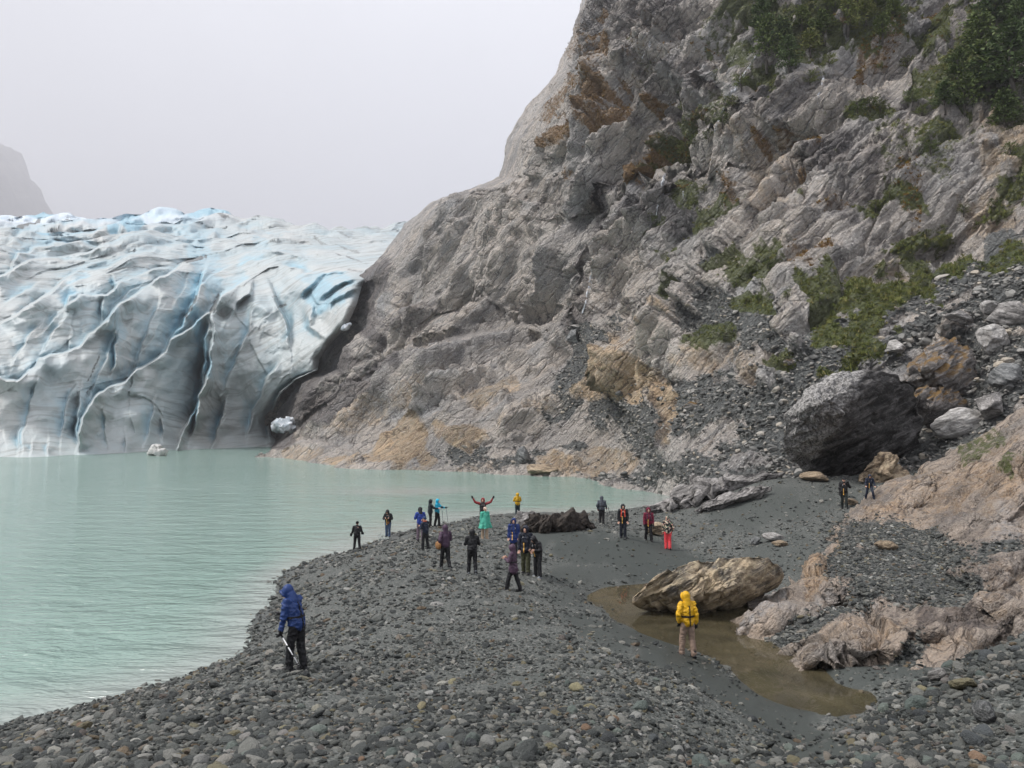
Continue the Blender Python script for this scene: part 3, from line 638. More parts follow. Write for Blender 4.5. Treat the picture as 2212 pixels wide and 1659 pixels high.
# ================================================================== ROCK OUTCROP ON THE RIGHT
OL = [(2260,860),(2230,880),(2150,930),(2090,965),(2000,1008),(1950,1035),(1880,1075),(1830,1120),(1790,1150),(1760,1190),(1700,1255),(1640,1300),(1585,1340),(1580,1360),(1600,1385),(1630,1420),(1640,1500)]
out_ctrl = [zc(1585,1345,.45), zc(1640,1372,.45), zc(1690,1412,.45), zc(1740,1437,.5), zc(1850,1440,.55), zc(1960,1392,.85), zc(2100,1386,1.1), zc(2212,1378,1.3),
    (1640,1300,25.5),(1700,1255,28),(1760,1190,32),(1830,1120,36.5),(1950,1035,40),(2090,965,40),(2230,880,38),
    (1850,1340,22.2),(1850,1250,26.5),(1900,1180,30),(2000,1200,28),(2000,1300,23.8),(2100,1250,25),(2200,1100,30),(2100,1080,33),(2000,1100,35),(2212,1300,22.5),(2212,1000,34),(2400,1000,31),(2400,1300,20),
    (1600,1490,21.5),(1740,1490,19.6),(1850,1500,18.8),(2212,1480,18.6),(2400,1480,18)]
r_, c_ = 260, 330
py = np.linspace(862, 1498, r_)[:, None]*np.ones((1, c_))
xl = np.interp(py, [q[1] for q in OL], [q[0] for q in OL]); px = xl+(2480-xl)*np.linspace(0, 1, c_)[None]
YO = Field(out_ctrl, 200., 1560, 2500, 850, 1510)(px, py)
d = px-xl; YO = YO+5*np.clip(1-d/26, 0, 1)**2*smooth(1330, 1290, py)
def lump(cx, cy, rx, ry, an, k):
    global YO
    a = R(an); dx, dy = px-cx, py-cy; u = (dx*math.cos(a)-dy*math.sin(a))/rx; v = (dx*math.sin(a)+dy*math.cos(a))/ry
    YO = YO-k*np.clip(1-(u*u+v*v), 0, None)**.7
for q in [(1850,1390,125,58,12,1.3),(1650,1335,75,34,25,.7),(1745,1290,70,50,40,.9),(1840,1260,70,28,-10,.8),(2080,1340,130,55,0,.9),(2130,1190,90,90,60,1.4),(2170,1060,90,60,30,1.6),(2050,1120,60,40,20,1.0),(1960,1070,60,30,20,.9),(1990,1345,60,40,0,.5),(2190,1300,70,60,0,.8)]: lump(*q)
gr_o = [(1930,1165,130,36,-8,1),(1960,1215,150,50,0,1),(1890,1250,90,34,35,1),(2040,1270,90,34,-10,1),(1980,1260,120,40,0,1),(1710,1372,70,26,35,1),(1830,1190,60,22,45,.9),(2160,1188,46,14,5,.9),(1790,1330,60,14,35,.7),(1960,1425,60,30,60,.8)]
oc_k = .7
oc_o = [(1800,1200,60,26,50,.9),(1760,1240,60,20,50,1),(2050,1060,110,30,20,.8),(1900,1120,70,22,30,.8),(2160,1050,80,40,30,.8),(1900,1350,80,24,10,.7),(2120,1400,100,20,0,.6),(2160,1280,80,60,40,.6),(2100,1000,120,30,30,.7),(1990,1080,120,60,20,.6),(1780,1400,90,30,20,.5)]
dk_o = [(2060,1340,110,30,0,.8),(1700,1300,40,12,40,.4),(2140,1250,50,60,30,.5),(2100,1150,60,14,30,.5)]
AO = dict(gravel=blobs(px, py, gr_o, .25, .02, 4.), ochre=blobs(px, py, oc_o, .5, .02, 6.)*oc_k, dark=blobs(px, py, dk_o, .4, .02, 8.), moss=blobs(px, py, [(1860,985,60,12,10,.6),(2120,960,70,14,30,.6),(2180,1000,50,16,30,.7)], .4, .02, 3.), rust=0*px, pale=blobs(px, py, [(1640,1330,60,26,30,.6),(1760,1290,70,20,30,.5),(1840,1290,60,22,0,.5),(2180,1120,60,60,40,.5)], .5, .02, 11.))
V = P(px, py, YO); N = grid_normals(V); hard = 1-.9*np.clip(AO['gravel']*1.2, 0, 1)
V = V+N*(rock_relief(V, .42, hard, .95)*.62)[..., None]
outcrop = tag(link('rock_outcrop', grid_mesh('rock_outcrop', V, AO), MAT_OUT), kind='structure')
O_V, O_N, O_A = V, grid_normals(V), AO

# ================================================================== BOULDERS WITH A SHAPE OF THEIR OWN
def boulder_material(name, cols, sc=1.0, moss=None, spec=.35, lit_lichen=None):
    """cols: dark, mid, light"""
    m = M(name); p = m.obj(); a = m.noise(m.mapping(p, rot=(.3,.5,.2)), .9*sc, 6, .65, .4); f = m.noise(p, 7*sc, 5, .65); l = m.noise(m.mapping(m.mapping(p, rot=(.25,R(24),.1)), scale=(.6,1,4)), 1.2*sc, 5, .65, .5)
    c = m.mix(m.range(a, .35, .65), cols[0], cols[1]); c = m.mix(m.range(l, .5, .66, 0, .8), c, cols[2])
    c = m.mix(m.range(f, .55, .72, 0, .6), c, tuple(min(.7, v*1.5) for v in cols[2])); c = m.mix(m.range(f, .45, .3, 0, .7), c, tuple(v*.35 for v in cols[0]))
    c = m.mix(m.range(l, .46, .36, 0, .8), c, tuple(v*.3 for v in cols[0]))
    if lit_lichen: c = m.mix(m.attr('lit_lichen'), c, m.mix(m.range(f, .40, .60), (.09,.088,.085), lit_lichen))  # weathered speckle that also carries the lit side in its paler colour
    if moss:
        n = m.n('ShaderNodeNewGeometry').outputs['Normal']; sp_ = m.n('ShaderNodeSeparateXYZ'); m.put(sp_.inputs[0], n)
        c = m.mix(m.range(m.math('ADD', sp_.outputs['Z'], m.range(a, .2, .8, -.5, .5)), .25, .75, 0, .92), c, m.mix(f, tuple(v*.6 for v in moss), moss))
    h = m.math('ADD', m.math('MULTIPLY', a, .4), m.math('ADD', m.math('MULTIPLY', f, .2), m.math('MULTIPLY', l, .8)))
    m.set(Base_Color=c, Roughness=.75, Specular_IOR_Level=spec, Normal=m.bump(h, 1, .22/sc)); return m.m
def outlined_solid(name, outline, centre, Y, front, back, mat, prof=1.3, rel=.3, rel_s=.25, tilt=(0,0), rings=64, segs=150, mask=None):
    """closed boulder: the traced outline at distance Y, bulging `front` metres towards the viewer and `back` metres away; tilt = metres of extra depth per outline half-size in x and y"""
    ol = np.array(outline, float); c = np.array(centre, float)
    an = np.arctan2(ol[:, 1]-c[1], ol[:, 0]-c[0]); o = np.argsort(an); an = an[o]; rad = np.hypot(*(ol[o]-c).T)
    # radius by direction from the polygon itself
    th = np.linspace(-math.pi, math.pi, segs, endpoint=False); rr = np.full(segs, 0.0)
    for k in range(len(ol)):
        p0 = ol[o][k]-c; p1 = ol[o][(k+1) % len(ol)]-c; e = p1-p0
        den = np.cos(th)*e[1]-np.sin(th)*e[0]; den = np.where(np.abs(den) < 1e-9, 1e-9, den)
        t = (p0[0]*e[1]-p0[1]*e[0])/den; s_ = (p0[0]*np.sin(th)-p0[1]*np.cos(th))/den
        ok = (t > 0) & (s_ >= -1e-6) & (s_ <= 1+1e-6); rr = np.where(ok, np.maximum(rr, t), rr)
    rr = np.where(rr <= 0, rad.mean(), rr); rr = (np.roll(rr, 1)+2*rr+np.roll(rr, -1))/4
    half = (ol.max(0)-ol.min(0))/2; mid_ = (ol.max(0)+ol.min(0))/2
    def ring(r, sgn, D):
        x = c[0]+rr*np.cos(th)*r; y = c[1]+rr*np.sin(th)*r
        dep = Y+sgn*D*(1-r**prof)+tilt[0]*(x-mid_[0])/half[0]+tilt[1]*(y-mid_[1])/half[1]
        return P(x, y, dep)
    rs = np.linspace(0, 1, rings+1)[1:]
    rows = [ring(r, -1, front) for r in rs]+[ring(r, 1, back) for r in rs[::-1][1:]]
    Vx = np.stack(rows); cen0 = ring(np.array(1e-6), -1, front)[0]; cen1 = ring(np.array(1e-6), 1, back)[0]
    # outward normals
    Vc = Vx.reshape(-1, 3).mean(0); du = np.roll(Vx, -1, 1)-np.roll(Vx, 1, 1); dv = np.gradient(Vx, axis=0); n = np.cross(du, dv); n /= np.linalg.norm(n, axis=-1, keepdims=True)+1e-9
    s_ = np.sign(((Vx-Vc)*n).sum(-1).mean()); n = n*s_
    edge = 1-.3*np.exp(-np.abs(np.arange(len(rows))-rings+1)/3.)[:, None]
    Vx = Vx+n*(rock_relief(Vx, rel_s, 1, 1)*rel/rel_s*edge)[..., None]
    nr = len(rows); base = np.array([Vc[0], Vc[1], Vx[..., 2].min()])
    verts = np.concatenate([Vx.reshape(-1, 3), [cen0, cen1]])-base
    fc = []
    for i in range(nr-1):
        for j in range(segs):
            fc.append((i*segs+j, i*segs+(j+1) % segs, (i+1)*segs+(j+1) % segs, (i+1)*segs+j))
    for j in range(segs):
        fc.append((nr*segs, (0*segs)+(j+1) % segs, j)); fc.append((nr*segs+1, (nr-1)*segs+j, (nr-1)*segs+(j+1) % segs))
    me = py_mesh(name, verts, fc)
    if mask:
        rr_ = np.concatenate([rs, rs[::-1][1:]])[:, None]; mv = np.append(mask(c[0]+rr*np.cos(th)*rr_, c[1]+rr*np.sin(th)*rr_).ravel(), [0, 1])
        at = me.attributes.new('lit_lichen', 'FLOAT', 'POINT'); at.data.foreach_set('value', mv.astype(np.float32))
    bm = bmesh.new(); bm.from_mesh(me); bmesh.ops.recalc_face_normals(bm, faces=bm.faces); bm.to_mesh(me); bm.free()
    ob = link(name, me, mat); ob.location = base; return ob
B_TAN = boulder_material('tan_boulder', ((.13,.12,.105), (.40,.31,.205), (.52,.42,.28)), 1.0)
B_BLACK = boulder_material('dark_boulder', ((.02,.018,.017), (.055,.052,.05), (.16,.15,.145)), .9, lit_lichen=(.40,.385,.37))  # lit left face and shaded front painted into the two tones, with lichen
B_MOSSY = boulder_material('mossy_boulder', ((.10,.095,.09), (.26,.235,.22), (.42,.39,.37)), .6, (.17,.095,.02))
B_PALE = boulder_material('pale_boulder', ((.20,.19,.18), (.40,.385,.365), (.54,.52,.50)), .8)
B_SOIL = boulder_material('dark_soil', ((.014,.011,.009), (.045,.035,.028), (.085,.07,.058)), 1.6)
B_OCHRE = boulder_material('ochre_boulder', ((.16,.12,.085), (.36,.275,.185), (.45,.37,.26)), 1.0)
B_SLAB = boulder_material('slab_rock', ((.11,.105,.10), (.26,.245,.235), (.42,.40,.385)), .9)
B_GREY = boulder_material('grey_boulder', ((.085,.09,.09), (.19,.195,.195), (.30,.30,.295)), 1.0)
b = outlined_solid('boulder', [(1362,1297),(1395,1262),(1440,1232),(1500,1212),(1570,1202),(1640,1200),(1672,1212),(1694,1240),(1684,1264),(1650,1292),(1610,1330),(1560,1352),(1490,1352),(1420,1332),(1380,1312)], (1560,1278), 26.2, 1.8, 2.2, B_TAN, 1.2, .13, .16, tilt=(.9,1.0))
tag(b, 'long tan boulder lying in the shallow brown stream', 'boulder')
b = outlined_solid('boulder', [(1690,965),(1694,900),(1720,862),(1760,835),(1800,812),(1870,800),(1930,806),(1975,845),(1986,890),(1982,950),(1966,1005),(1930,1030),(1860,1038),(1800,1036),(1740,1018),(1705,995)], (1772,872), 52.0, 4.4, 5.0, B_BLACK, 1.1, .26, .3, tilt=(2.0,2.6), rings=80, segs=200, mask=lambda x, y: smooth(14, -10, (x-1750)*.88+(y-1010)*.47+10*fbm(x/26, y/26, 0*x, 3)))  # mask paints the lit, lichen-speckled side left of a slanting line
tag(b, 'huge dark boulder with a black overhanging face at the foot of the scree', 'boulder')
b = outlined_solid('boulder', [(1948,828),(1965,790),(2000,755),(2035,733),(2065,728),(2098,752),(2118,800),(2105,845),(2060,868),(1990,850)], (2010,790), 57, 2.6, 3.5, B_MOSSY, 1.2, .3, .25)
tag(b, 'pointed boulder streaked with rust-brown moss behind the huge dark boulder', 'boulder')
b = outlined_solid('boulder', [(1960,858),(1985,840),(2030,834),(2070,850),(2092,875),(2070,905),(2030,925),(1985,915),(1966,890)], (2015,868), 55, 1.5, 3.0, B_MOSSY, 1.3, .2, .2, tilt=(.6,.8))
tag(b, 'round moss-topped boulder wedged against the huge dark boulder', 'boulder')
b = outlined_solid('boulder', [(1848,1042),(1862,1010),(1890,985),(1915,978),(1940,995),(1962,1028),(1960,1052),(1900,1062)], (1905,1020), 47.5, 1.2, 1.8, B_OCHRE, 1.2, .2, .2)
tag(b, 'pyramid-shaped tan rock in front of the huge dark boulder', 'boulder')
b = outlined_solid('soil_mound', [(1095,1140),(1108,1120),(1140,1106),(1190,1112),(1240,1108),(1278,1124),(1292,1140),(1230,1152),(1150,1150)], (1190,1138), hit(1190, 1150, [ground])[0].y+1.0, 1.2, 2.2, B_SOIL, 1.7, .32, .14)
tag(b, 'low mound of dark brown soil heaped on the gravel spit', 'mound')
b = outlined_solid('boulder', [(1092,1146),(1100,1122),(1118,1106),(1150,1102),(1164,1112),(1150,1130),(1128,1150)], (1122,1128), hit(1125, 1150, [ground])[0].y+.5, .5, 1.0, B_SLAB, 1.4, .14, .12)
tag(b, 'pale layered block at the end of the dark soil mound', 'boulder')
b = outlined_solid('rock_slab', [(1375,1112),(1440,1080),(1520,1048),(1600,1024),(1690,1014),(1712,1022),(1650,1040),(1560,1072),(1470,1100),(1410,1116)], (1540,1066), hit(1540, 1080, [ground, cliff])[0].y+1.2, 1.4, 2.4, B_SLAB, 1.5, .5, .34)
tag(b, 'long slanting pale rock slab rising from the lake corner', 'rock slab')
b = outlined_solid('rock_slab', [(1490,1106),(1540,1072),(1610,1052),(1668,1046),(1660,1062),(1600,1086),(1530,1114)], (1580,1082), hit(1580, 1100, [ground, cliff])[0].y+.8, .8, 1.4, B_SLAB, 1.5, .36, .28)
tag(b, 'short pale rock slab with streaks lying below the long slab', 'rock slab')

# ------------------------------------------------------------------ loose blocks, built once and copied
def rock_mesh(name, seed, sub=3, cuts=9, flat=.8, rough=.05, round_=.0):
    bm = bmesh.new(); bmesh.ops.create_icosphere(bm, subdivisions=sub, radius=1)
    g = np.random.default_rng(seed); co = np.array([v.co[:] for v in bm.verts])
    for _ in range(cuts):
        n = g.normal(size=3); n /= np.linalg.norm(n); h = g.uniform(.5+round_*.3, .86); dd = co@n-h
        co = co-np.outer(np.clip(dd, 0, None)*(1-round_*.35), n)
    co = co*(1+rough*fbm(co[:, 0]*2+seed, co[:, 1]*2, co[:, 2]*2, 3))[:, None]
    co *= np.array([g.uniform(.9, 1.25), g.uniform(.75, 1.0), flat*g.uniform(.7, 1.0)])
    for v, q in zip(bm.verts, co): v.co = q
    me = bpy.data.meshes.new(name); bm.to_mesh(me); bm.free()
    me.polygons.foreach_set('use_smooth', [round_ > .45]*len(me.polygons)); return me
def stone_material(name, stops, sc=1.0, rough=.7):
    m = M(name); oi = m.n('ShaderNodeObjectInfo'); p = m.obj()
    c = m.ramp(oi.outputs['Random'], stops); a = m.noise(p, 2.2*sc, 5, .65); f = m.noise(p, 9*sc, 3, .6)
    c = m.mix(m.range(a, .35, .7, 0, .5), c, m.mix(.5, c, (.04,.044,.042))); c = m.mix(m.range(f, .6, .75, 0, .35), c, (.42,.42,.40))
    m.set(Base_Color=c, Roughness=rough, Specular_IOR_Level=.4, Normal=m.bump(m.math('ADD', a, m.math('MULTIPLY', f, .3)), .7, .12)); return m.m
S_BEACH = stone_material('beach_stone', [(0, (.020,.024,.024)), (.2, (.042,.047,.045)), (.42, (.072,.079,.074)), (.62, (.115,.12,.109)), (.78, (.18,.18,.162)), (.86, (.27,.265,.24)), (.9, (.125,.088,.055)), (.94, (.16,.145,.085)), (.97, (.40,.40,.38)), (1, (.08,.06,.05))])
S_SCREE = stone_material('scree_stone', [(0, (.04,.043,.042)), (.3, (.11,.11,.105)), (.6, (.22,.215,.20)), (.85, (.35,.335,.31)), (1, (.40,.345,.27))])
S_SETS = {
    'slate': (stone_material('slate_cobble', [(0, (0.034, 0.039, 0.042)), (1, (0.075, 0.084, 0.088))]), 'slate grey cobble in the foreground shingle'),
    'pale': (stone_material('pale_cobble', [(0, (0.16, 0.164, 0.152)), (1, (0.264, 0.264, 0.248))]), 'pale grey cobble in the foreground shingle'),
    'green': (stone_material('green_cobble', [(0, (0.09, 0.112, 0.101)), (1, (0.15, 0.176, 0.154))]), 'greenish grey cobble in the foreground shingle'),
    'yellow': (stone_material('yellow_cobble', [(0, (.22,.19,.11)), (1, (.27,.25,.15))]), 'yellowish cobble in the foreground shingle'),
    'brown': (stone_material('brown_cobble', [(0, (.17,.105,.065)), (1, (.26,.17,.11))]), 'rusty brown cobble in the foreground shingle'),
    'black': (stone_material('black_cobble', [(0, (.022,.025,.027)), (1, (.045,.05,.052))]), 'near-black cobble in the foreground shingle')}

def place_block(name, px_, py_, wpx, hpx, mat, label, seed, objs, sink=.2, rz=0., flat=.8, round_=.0, group=None, cuts=9):
    h_ = hit(px_, py_, objs)
    if h_ is None: return None
    loc, _ = h_; Y = loc.y; sx = metres(wpx, Y)/2; sz = metres(hpx, Y)/2
    me = rock_mesh(name, seed, 4, cuts, 1.0, .10, round_); o = link(name, me, mat)
    o.scale = (sx, max(sx*.8, sz*.8), sz); o.location = (loc.x, loc.y+sx*.3, loc.z+sz*(1-2*sink)); o.rotation_euler = (0, 0, rz)
    return tag(o, label, 'rock' if sx < .5 else 'boulder', group)
bpy.context.view_layer.update()
LAND = [cliff, ground, outcrop]
for k, (a, b_, w_, h_, mt, lb, rd) in enumerate([
    (1497,884,46,24,B_MOSSY,'flat rust-coloured mossy boulder on the scree',.4), (1705,787,30,18,B_MOSSY,'small rust-brown boulder on the edge of the scree',.4),
    (1935,768,70,52,B_PALE,'pale blocky boulder above the pointed mossy boulder',0), (1240,742,34,44,B_GREY,'dark square block jammed at the head of the gully',0), (1246,712,32,22,B_PALE,'light grey block on top of the jammed gully block',0),
    (1673,1168,56,24,B_PALE,'pale flat rock half buried beyond the tan boulder',.3), (1634,1176,40,20,B_GREY,'dark slate rock next to the pale half-buried rock',.2), (1686,1180,40,18,B_OCHRE,'low tan rock below the pale half-buried rock',.3),
    (1918,1188,40,30,B_OCHRE,'rounded tan rock sitting on the gravel of the outcrop',.6), (2030,1472,46,38,B_PALE,'pale greenish-white rock on the crest of the shingle mound',0), (2056,1474,16,16,B_PALE,'small white quartz stone beside the pale rock',.3),
    (2132,1560,64,56,B_GREY,'rounded grey boulder in the shingle mound',.7), (1418,1158,52,46,B_OCHRE,'tan block on the flat behind the person in maroon',.1), (1172,1022,70,26,B_OCHRE,'pale tan rock at the lake edge below the scree',.4), (1130,1000,40,46,B_GREY,'smooth blue-grey boulder near the lake edge',.4),
    (1120,1148,34,18,B_PALE,'flat light stone in front of the soil mound',.5), (1840,1090,34,22,B_OCHRE,'tan rock on the slope path',.2), (1765,1040,60,30,B_OCHRE,'tan ledge rock at the base of the huge dark boulder',.2),
    (2080,940,110,80,B_PALE,'large pale boulder right of the black overhang',0), (2150,905,100,90,B_SLAB,'grey banded boulder high beside the outcrop',0), (2150,760,80,90,B_PALE,'big pale boulder among the upper scree blocks',0), (2195,700,90,90,B_SLAB,'large grey boulder under the grassy slope edge',0), (2190,840,80,80,B_GREY,'dark grey boulder among the upper scree blocks',0), (2070,700,70,44,B_SLAB,'tilted grey block above the rust-mossed boulder',0), (2140,680,60,44,B_PALE,'light angular block in the upper scree',0)]):
    place_block('boulder' if w_ > 36 else 'rock', a, b_, w_, h_, mt, lb, 100+k, LAND, .2, k*.7, 1, rd)

# ------------------------------------------------------------------ scree: the largest blocks one by one, the rest as stuff
def pick(wt, n, g):
    wt = np.clip(wt, 0, None).ravel().astype(float); return g.choice(wt.size, n, p=wt/wt.sum())
gsc = np.random.default_rng(5)
scree_w = C_A['gravel']*(C_A['moss'] < .5)*np.linalg.norm(np.cross(np.gradient(C_V, axis=0), np.gradient(C_V, axis=1)), axis=-1)**.6*(C_py > 560)*(C_px < 2300)
scree_protos = [rock_mesh('scree_block', 300+i, 2, 10, .75, .06) for i in range(6)]
for me in scree_protos: me.materials.append(S_SCREE)
ids = pick(scree_w, 300, gsc)
for i in ids:
    p = C_V.reshape(-1, 3)[i]; n = C_N.reshape(-1, 3)[i]; pxx, pyy = C_px.ravel()[i], C_py.ravel()[i]
    s_ = gsc.uniform(.24, .52)*(1.4 if gsc.random() < .12 else 1)*(1.25 if pxx > 2000 else 1)
    if pxx < 1470: lb, gp = ('angular grey block lying in the dark gravel of the gully and lake edge', 'blocks in the gully and along the lake edge')
    elif pyy < 780: lb, gp = ('angular grey block in the upper scree below the grass', 'blocks of the upper scree')
    else: lb, gp = ('angular grey block in the lower scree near the huge dark boulder', 'blocks of the lower scree')
    o = link('scree_block', scree_protos[gsc.integers(6)]); o.scale = (s_, s_*gsc.uniform(.8, 1), s_*gsc.uniform(.7, 1)); o.location = p+n*s_*.15
    o.rotation_euler = (gsc.uniform(-.5, .5), gsc.uniform(-.5, .5), gsc.uniform(0, 6.28)); tag(o, lb, 'rock', gp)

def scatter(name, pts, nor, size, protos, seed, label=None, align=.5):
    """one object of stuff: real stones set on points by geometry nodes"""
    g = np.random.default_rng(seed); n = len(pts)
    me = bpy.data.meshes.new(name); me.vertices.add(n); me.vertices.foreach_set('co', np.asarray(pts, np.float32).ravel())
    rot = np.stack([g.uniform(-.6, .6, n), g.uniform(-.6, .6, n), g.uniform(0, 6.28, n)], 1)
    sc = np.asarray(size)[:, None]*np.stack([g.uniform(.8, 1.25, n), g.uniform(.7, 1.1, n), g.uniform(.6, 1.05, n)], 1)
    for k, v, t in (('rot', rot, 'FLOAT_VECTOR'), ('scl', sc, 'FLOAT_VECTOR')):
        at = me.attributes.new(k, t, 'POINT'); at.data.foreach_set('vector', v.astype(np.float32).ravel())
    at = me.attributes.new('pick', 'INT', 'POINT'); at.data.foreach_set('value', g.integers(0, len(protos), n).astype(np.int32))
    o = link(name, me); o['kind'] = 'stuff'
    if label: o['label'] = label
    kit = bpy.data.collections.new(name+'_kit')
    for i, pm in enumerate(protos):
        q = bpy.data.objects.new(name+'_piece', pm); kit.objects.link(q)
    ng = bpy.data.node_groups.new(name, 'GeometryNodeTree'); ng.interface.new_socket('Geometry', in_out='INPUT', socket_type='NodeSocketGeometry'); ng.interface.new_socket('Geometry', in_out='OUTPUT', socket_type='NodeSocketGeometry')
    N_ = ng.nodes.new; gi = N_('NodeGroupInput'); go = N_('NodeGroupOutput'); ip = N_('GeometryNodeInstanceOnPoints'); ci = N_('GeometryNodeCollectionInfo')
    ci.inputs['Collection'].default_value = kit; ci.inputs['Separate Children'].default_value = True; ci.inputs['Reset Children'].default_value = True
    m2p = N_('GeometryNodeMeshToPoints')
    def na(nm, ty):
        a = N_('GeometryNodeInputNamedAttribute'); a.data_type = ty; a.inputs['Name'].default_value = nm; return a.outputs[0]
    e2r = N_('FunctionNodeEulerToRotation')
    L_ = ng.links.new; L_(gi.outputs[0], m2p.inputs['Mesh']); L_(m2p.outputs[0], ip.inputs['Points']); L_(ci.outputs[0], ip.inputs['Instance'])
    ip.inputs['Pick Instance'].default_value = True; L_(na('pick', 'INT'), ip.inputs['Instance Index'])
    L_(na('rot', 'FLOAT_VECTOR'), e2r.inputs[0]); L_(e2r.outputs[0], ip.inputs['Rotation']); L_(na('scl', 'FLOAT_VECTOR'), ip.inputs['Scale']); L_(ip.outputs[0], go.inputs[0])
    md = o.modifiers.new('set', 'NODES'); md.node_group = ng
    return o
ids = pick(scree_w, 14000, gsc); pts = C_V.reshape(-1, 3)[ids]+gsc.normal(0, .25, (len(ids), 3))*[1, .3, 0]
scatter('scree', pts, None, np.clip(gsc.lognormal(math.log(.15), .45, len(ids)), .07, .5), scree_protos, 1)
# gravel lying on the outcrop
ow = AO['gravel']*np.linalg.norm(np.cross(np.gradient(O_V, axis=0), np.gradient(O_V, axis=1)), axis=-1)
small = [rock_mesh('pebble', 500+i, 1, 7, .7, .08) for i in range(8)]
for me in small: me.materials.append(S_BEACH)
ids = pick(ow, 9000, gsc); pts = O_V.reshape(-1, 3)[ids]+gsc.normal(0, .06, (len(ids), 3))*[1, .3, 0]
scatter('outcrop_gravel', pts, None, np.clip(gsc.lognormal(math.log(.055), .4, len(ids)), .03, .16), small, 2)

# ------------------------------------------------------------------ beach shingle
gb = np.random.default_rng(21)
stone_w = (1-.86*G_sand)*(ground_V[..., 2] > -.06)*(ground_V[..., 1] < 56)
stone_w = stone_w*(1-.9*((ground_V[..., 2] < .52) & (ground_V[..., 0] > 1) & (ground_V[..., 1] > 13) & (ground_V[..., 1] < 32)))
clump = np.clip(.55+.9*fbm(ground_V[..., 0]/1.5, ground_V[..., 1]/1.5, 0*G_sand, 3), .12, 1.5)
ids = pick(stone_w*clump, 150000, gb); base = ground_V.reshape(-1, 3)[ids]; Yd = base[:, 1]
cellw = Yd*4.8/F_PX
pts = base+np.stack([gb.uniform(-.5, .5, len(ids))*cellw*2, gb.uniform(-.5, .5, len(ids))*Yd*.0073*2, 0*Yd], 1); pts[:, 2] = np.interp(0, [0, 1], [0, 1])+base[:, 2]
size = np.clip(gb.lognormal(0, .5, len(ids))*(.021+.0007*Yd)*(1+.25*(pts[:, 0] < -2)), .016, .17)
pts[:, 2] += size*.15
rounds = [rock_mesh('pebble', 540+i, 2, 9, .72, .10, .35) for i in range(8)]
for me in rounds: me.materials.append(S_BEACH)
near = Yd < 13
scatter('shingle', pts[near], None, size[near], rounds, 3)
scatter('pebble_gravel', pts[~near], None, size[~near], small, 4)
# the largest cobbles one by one
cob = {k: [rock_mesh(k+'_cobble', 700+i*3+j*31, 3, 9, .72, .12, .5) for i in range(3)] for j, k in enumerate(S_SETS)}
for k, ms in cob.items():
    for me in ms: me.materials.append(S_SETS[k][0])
keys = list(S_SETS); pr = [.36, .22, .22, .03, .06, .11]
nearw = stone_w*(ground_V[..., 1] < 16)*(ground_V[..., 1] > 4.5)*(G_px > -20)*(G_px < 2240)*(G_py < 1670)
ids = pick(nearw*clump, 280, gb)
for i in ids:
    p = ground_V.reshape(-1, 3)[i]; k = keys[gb.choice(6, p=pr)]; s_ = float(np.clip(gb.lognormal(math.log(.066), .36), .045, .19))
    o = link('cobble', cob[k][gb.integers(3)]); o.location = p+np.array([0, 0, s_*.25]); o.scale = (s_, s_*gb.uniform(.75, 1), s_*gb.uniform(.95, 1.35))
    o.rotation_euler = (gb.uniform(-.35, .35), gb.uniform(-.35, .35), gb.uniform(0, 6.28)); tag(o, S_SETS[k][1], 'stone', k+' cobbles on the beach')

# ================================================================== ICE LUMPS
mi = M('broken_ice'); pz = mi.obj(); mi.set(Base_Color=mi.mix(mi.range(mi.noise(pz, .6, 4), .35, .65), (.70,.78,.84), (.88,.90,.92)), Roughness=.5, Normal=mi.bump(mi.noise(pz, 1.5, 4), .7, .4)); MAT_BROKEN = mi.m
def ice_thing(name, outline, centre, Y, fr, bk_, rel, label, mat): return tag(outlined_solid(name, outline, centre, Y, fr, bk_, mat, 1.3, rel, .5, rings=30, segs=70), label, 'ice')
ice_thing('ice_pile', [(583,925),(590,906),(606,902),(620,906),(632,900),(640,920),(652,928),(630,938),(600,936)], (612,922), 214, 5, 6, 1.1, 'heap of fallen white ice blocks under the glacier edge', MAT_BROKEN)
ice_thing('ice_block', [(735,712),(744,700),(758,698),(752,714)], (747,707), 213, 2, 3, .5, 'small white ice block stuck between glacier edge and rock', MAT_BROKEN)
mi2 = M('grey_ice'); pz = mi2.obj(); mi2.set(Base_Color=mi2.mix(mi2.range(mi2.noise(pz, .5, 4), .35, .65), (.40,.40,.38), (.62,.62,.60)), Roughness=.5, Normal=mi2.bump(mi2.noise(pz, 1.2, 4), .8, .5))
ice_thing('ice_cone', [(315,985),(325,970),(334,960),(340,966),(346,956),(352,968),(360,983)], (338,978), 163, 3, 4, .9, 'small grey ice cone standing in the lake before the glacier', mi2.m)
# ================================================================== PLANTS ON THE WALL
def leaf_material(name, stops):
    m = M(name); oi = m.n('ShaderNodeObjectInfo'); p = m.pos(); a = m.noise(p, .8, 4, .6)
    geo = m.n('ShaderNodeNewGeometry'); r = m.math('FRACT', m.math('ADD', oi.outputs['Random'], m.math('MULTIPLY', geo.outputs['Random Per Island'], .45)))
    c = m.ramp(r, stops); c = m.mix(m.range(a, .3, .7), m.mix(.4, c, (.012,.018,.006)), c)
    m.set(Base_Color=c, Roughness=.65, Specular_IOR_Level=.25); return m.m
L_GREEN = leaf_material('green_leaves', [(0, (.06,.085,.022)), (.4, (.11,.145,.036)), (.75, (.18,.21,.06)), (1, (.25,.235,.075))])
L_DARK = leaf_material('dark_leaves', [(0, (.045,.075,.024)), (.5, (.08,.115,.032)), (1, (.14,.175,.05))])
L_RUST = leaf_material('rust_leaves', [(0, (.11,.06,.015)), (.5, (.24,.125,.026)), (1, (.32,.21,.05))])
L_DRY = leaf_material('grass_blades', [(0, (.09,.11,.024)), (.5, (.155,.18,.045)), (.85, (.23,.23,.07)), (1, (.34,.28,.11))])
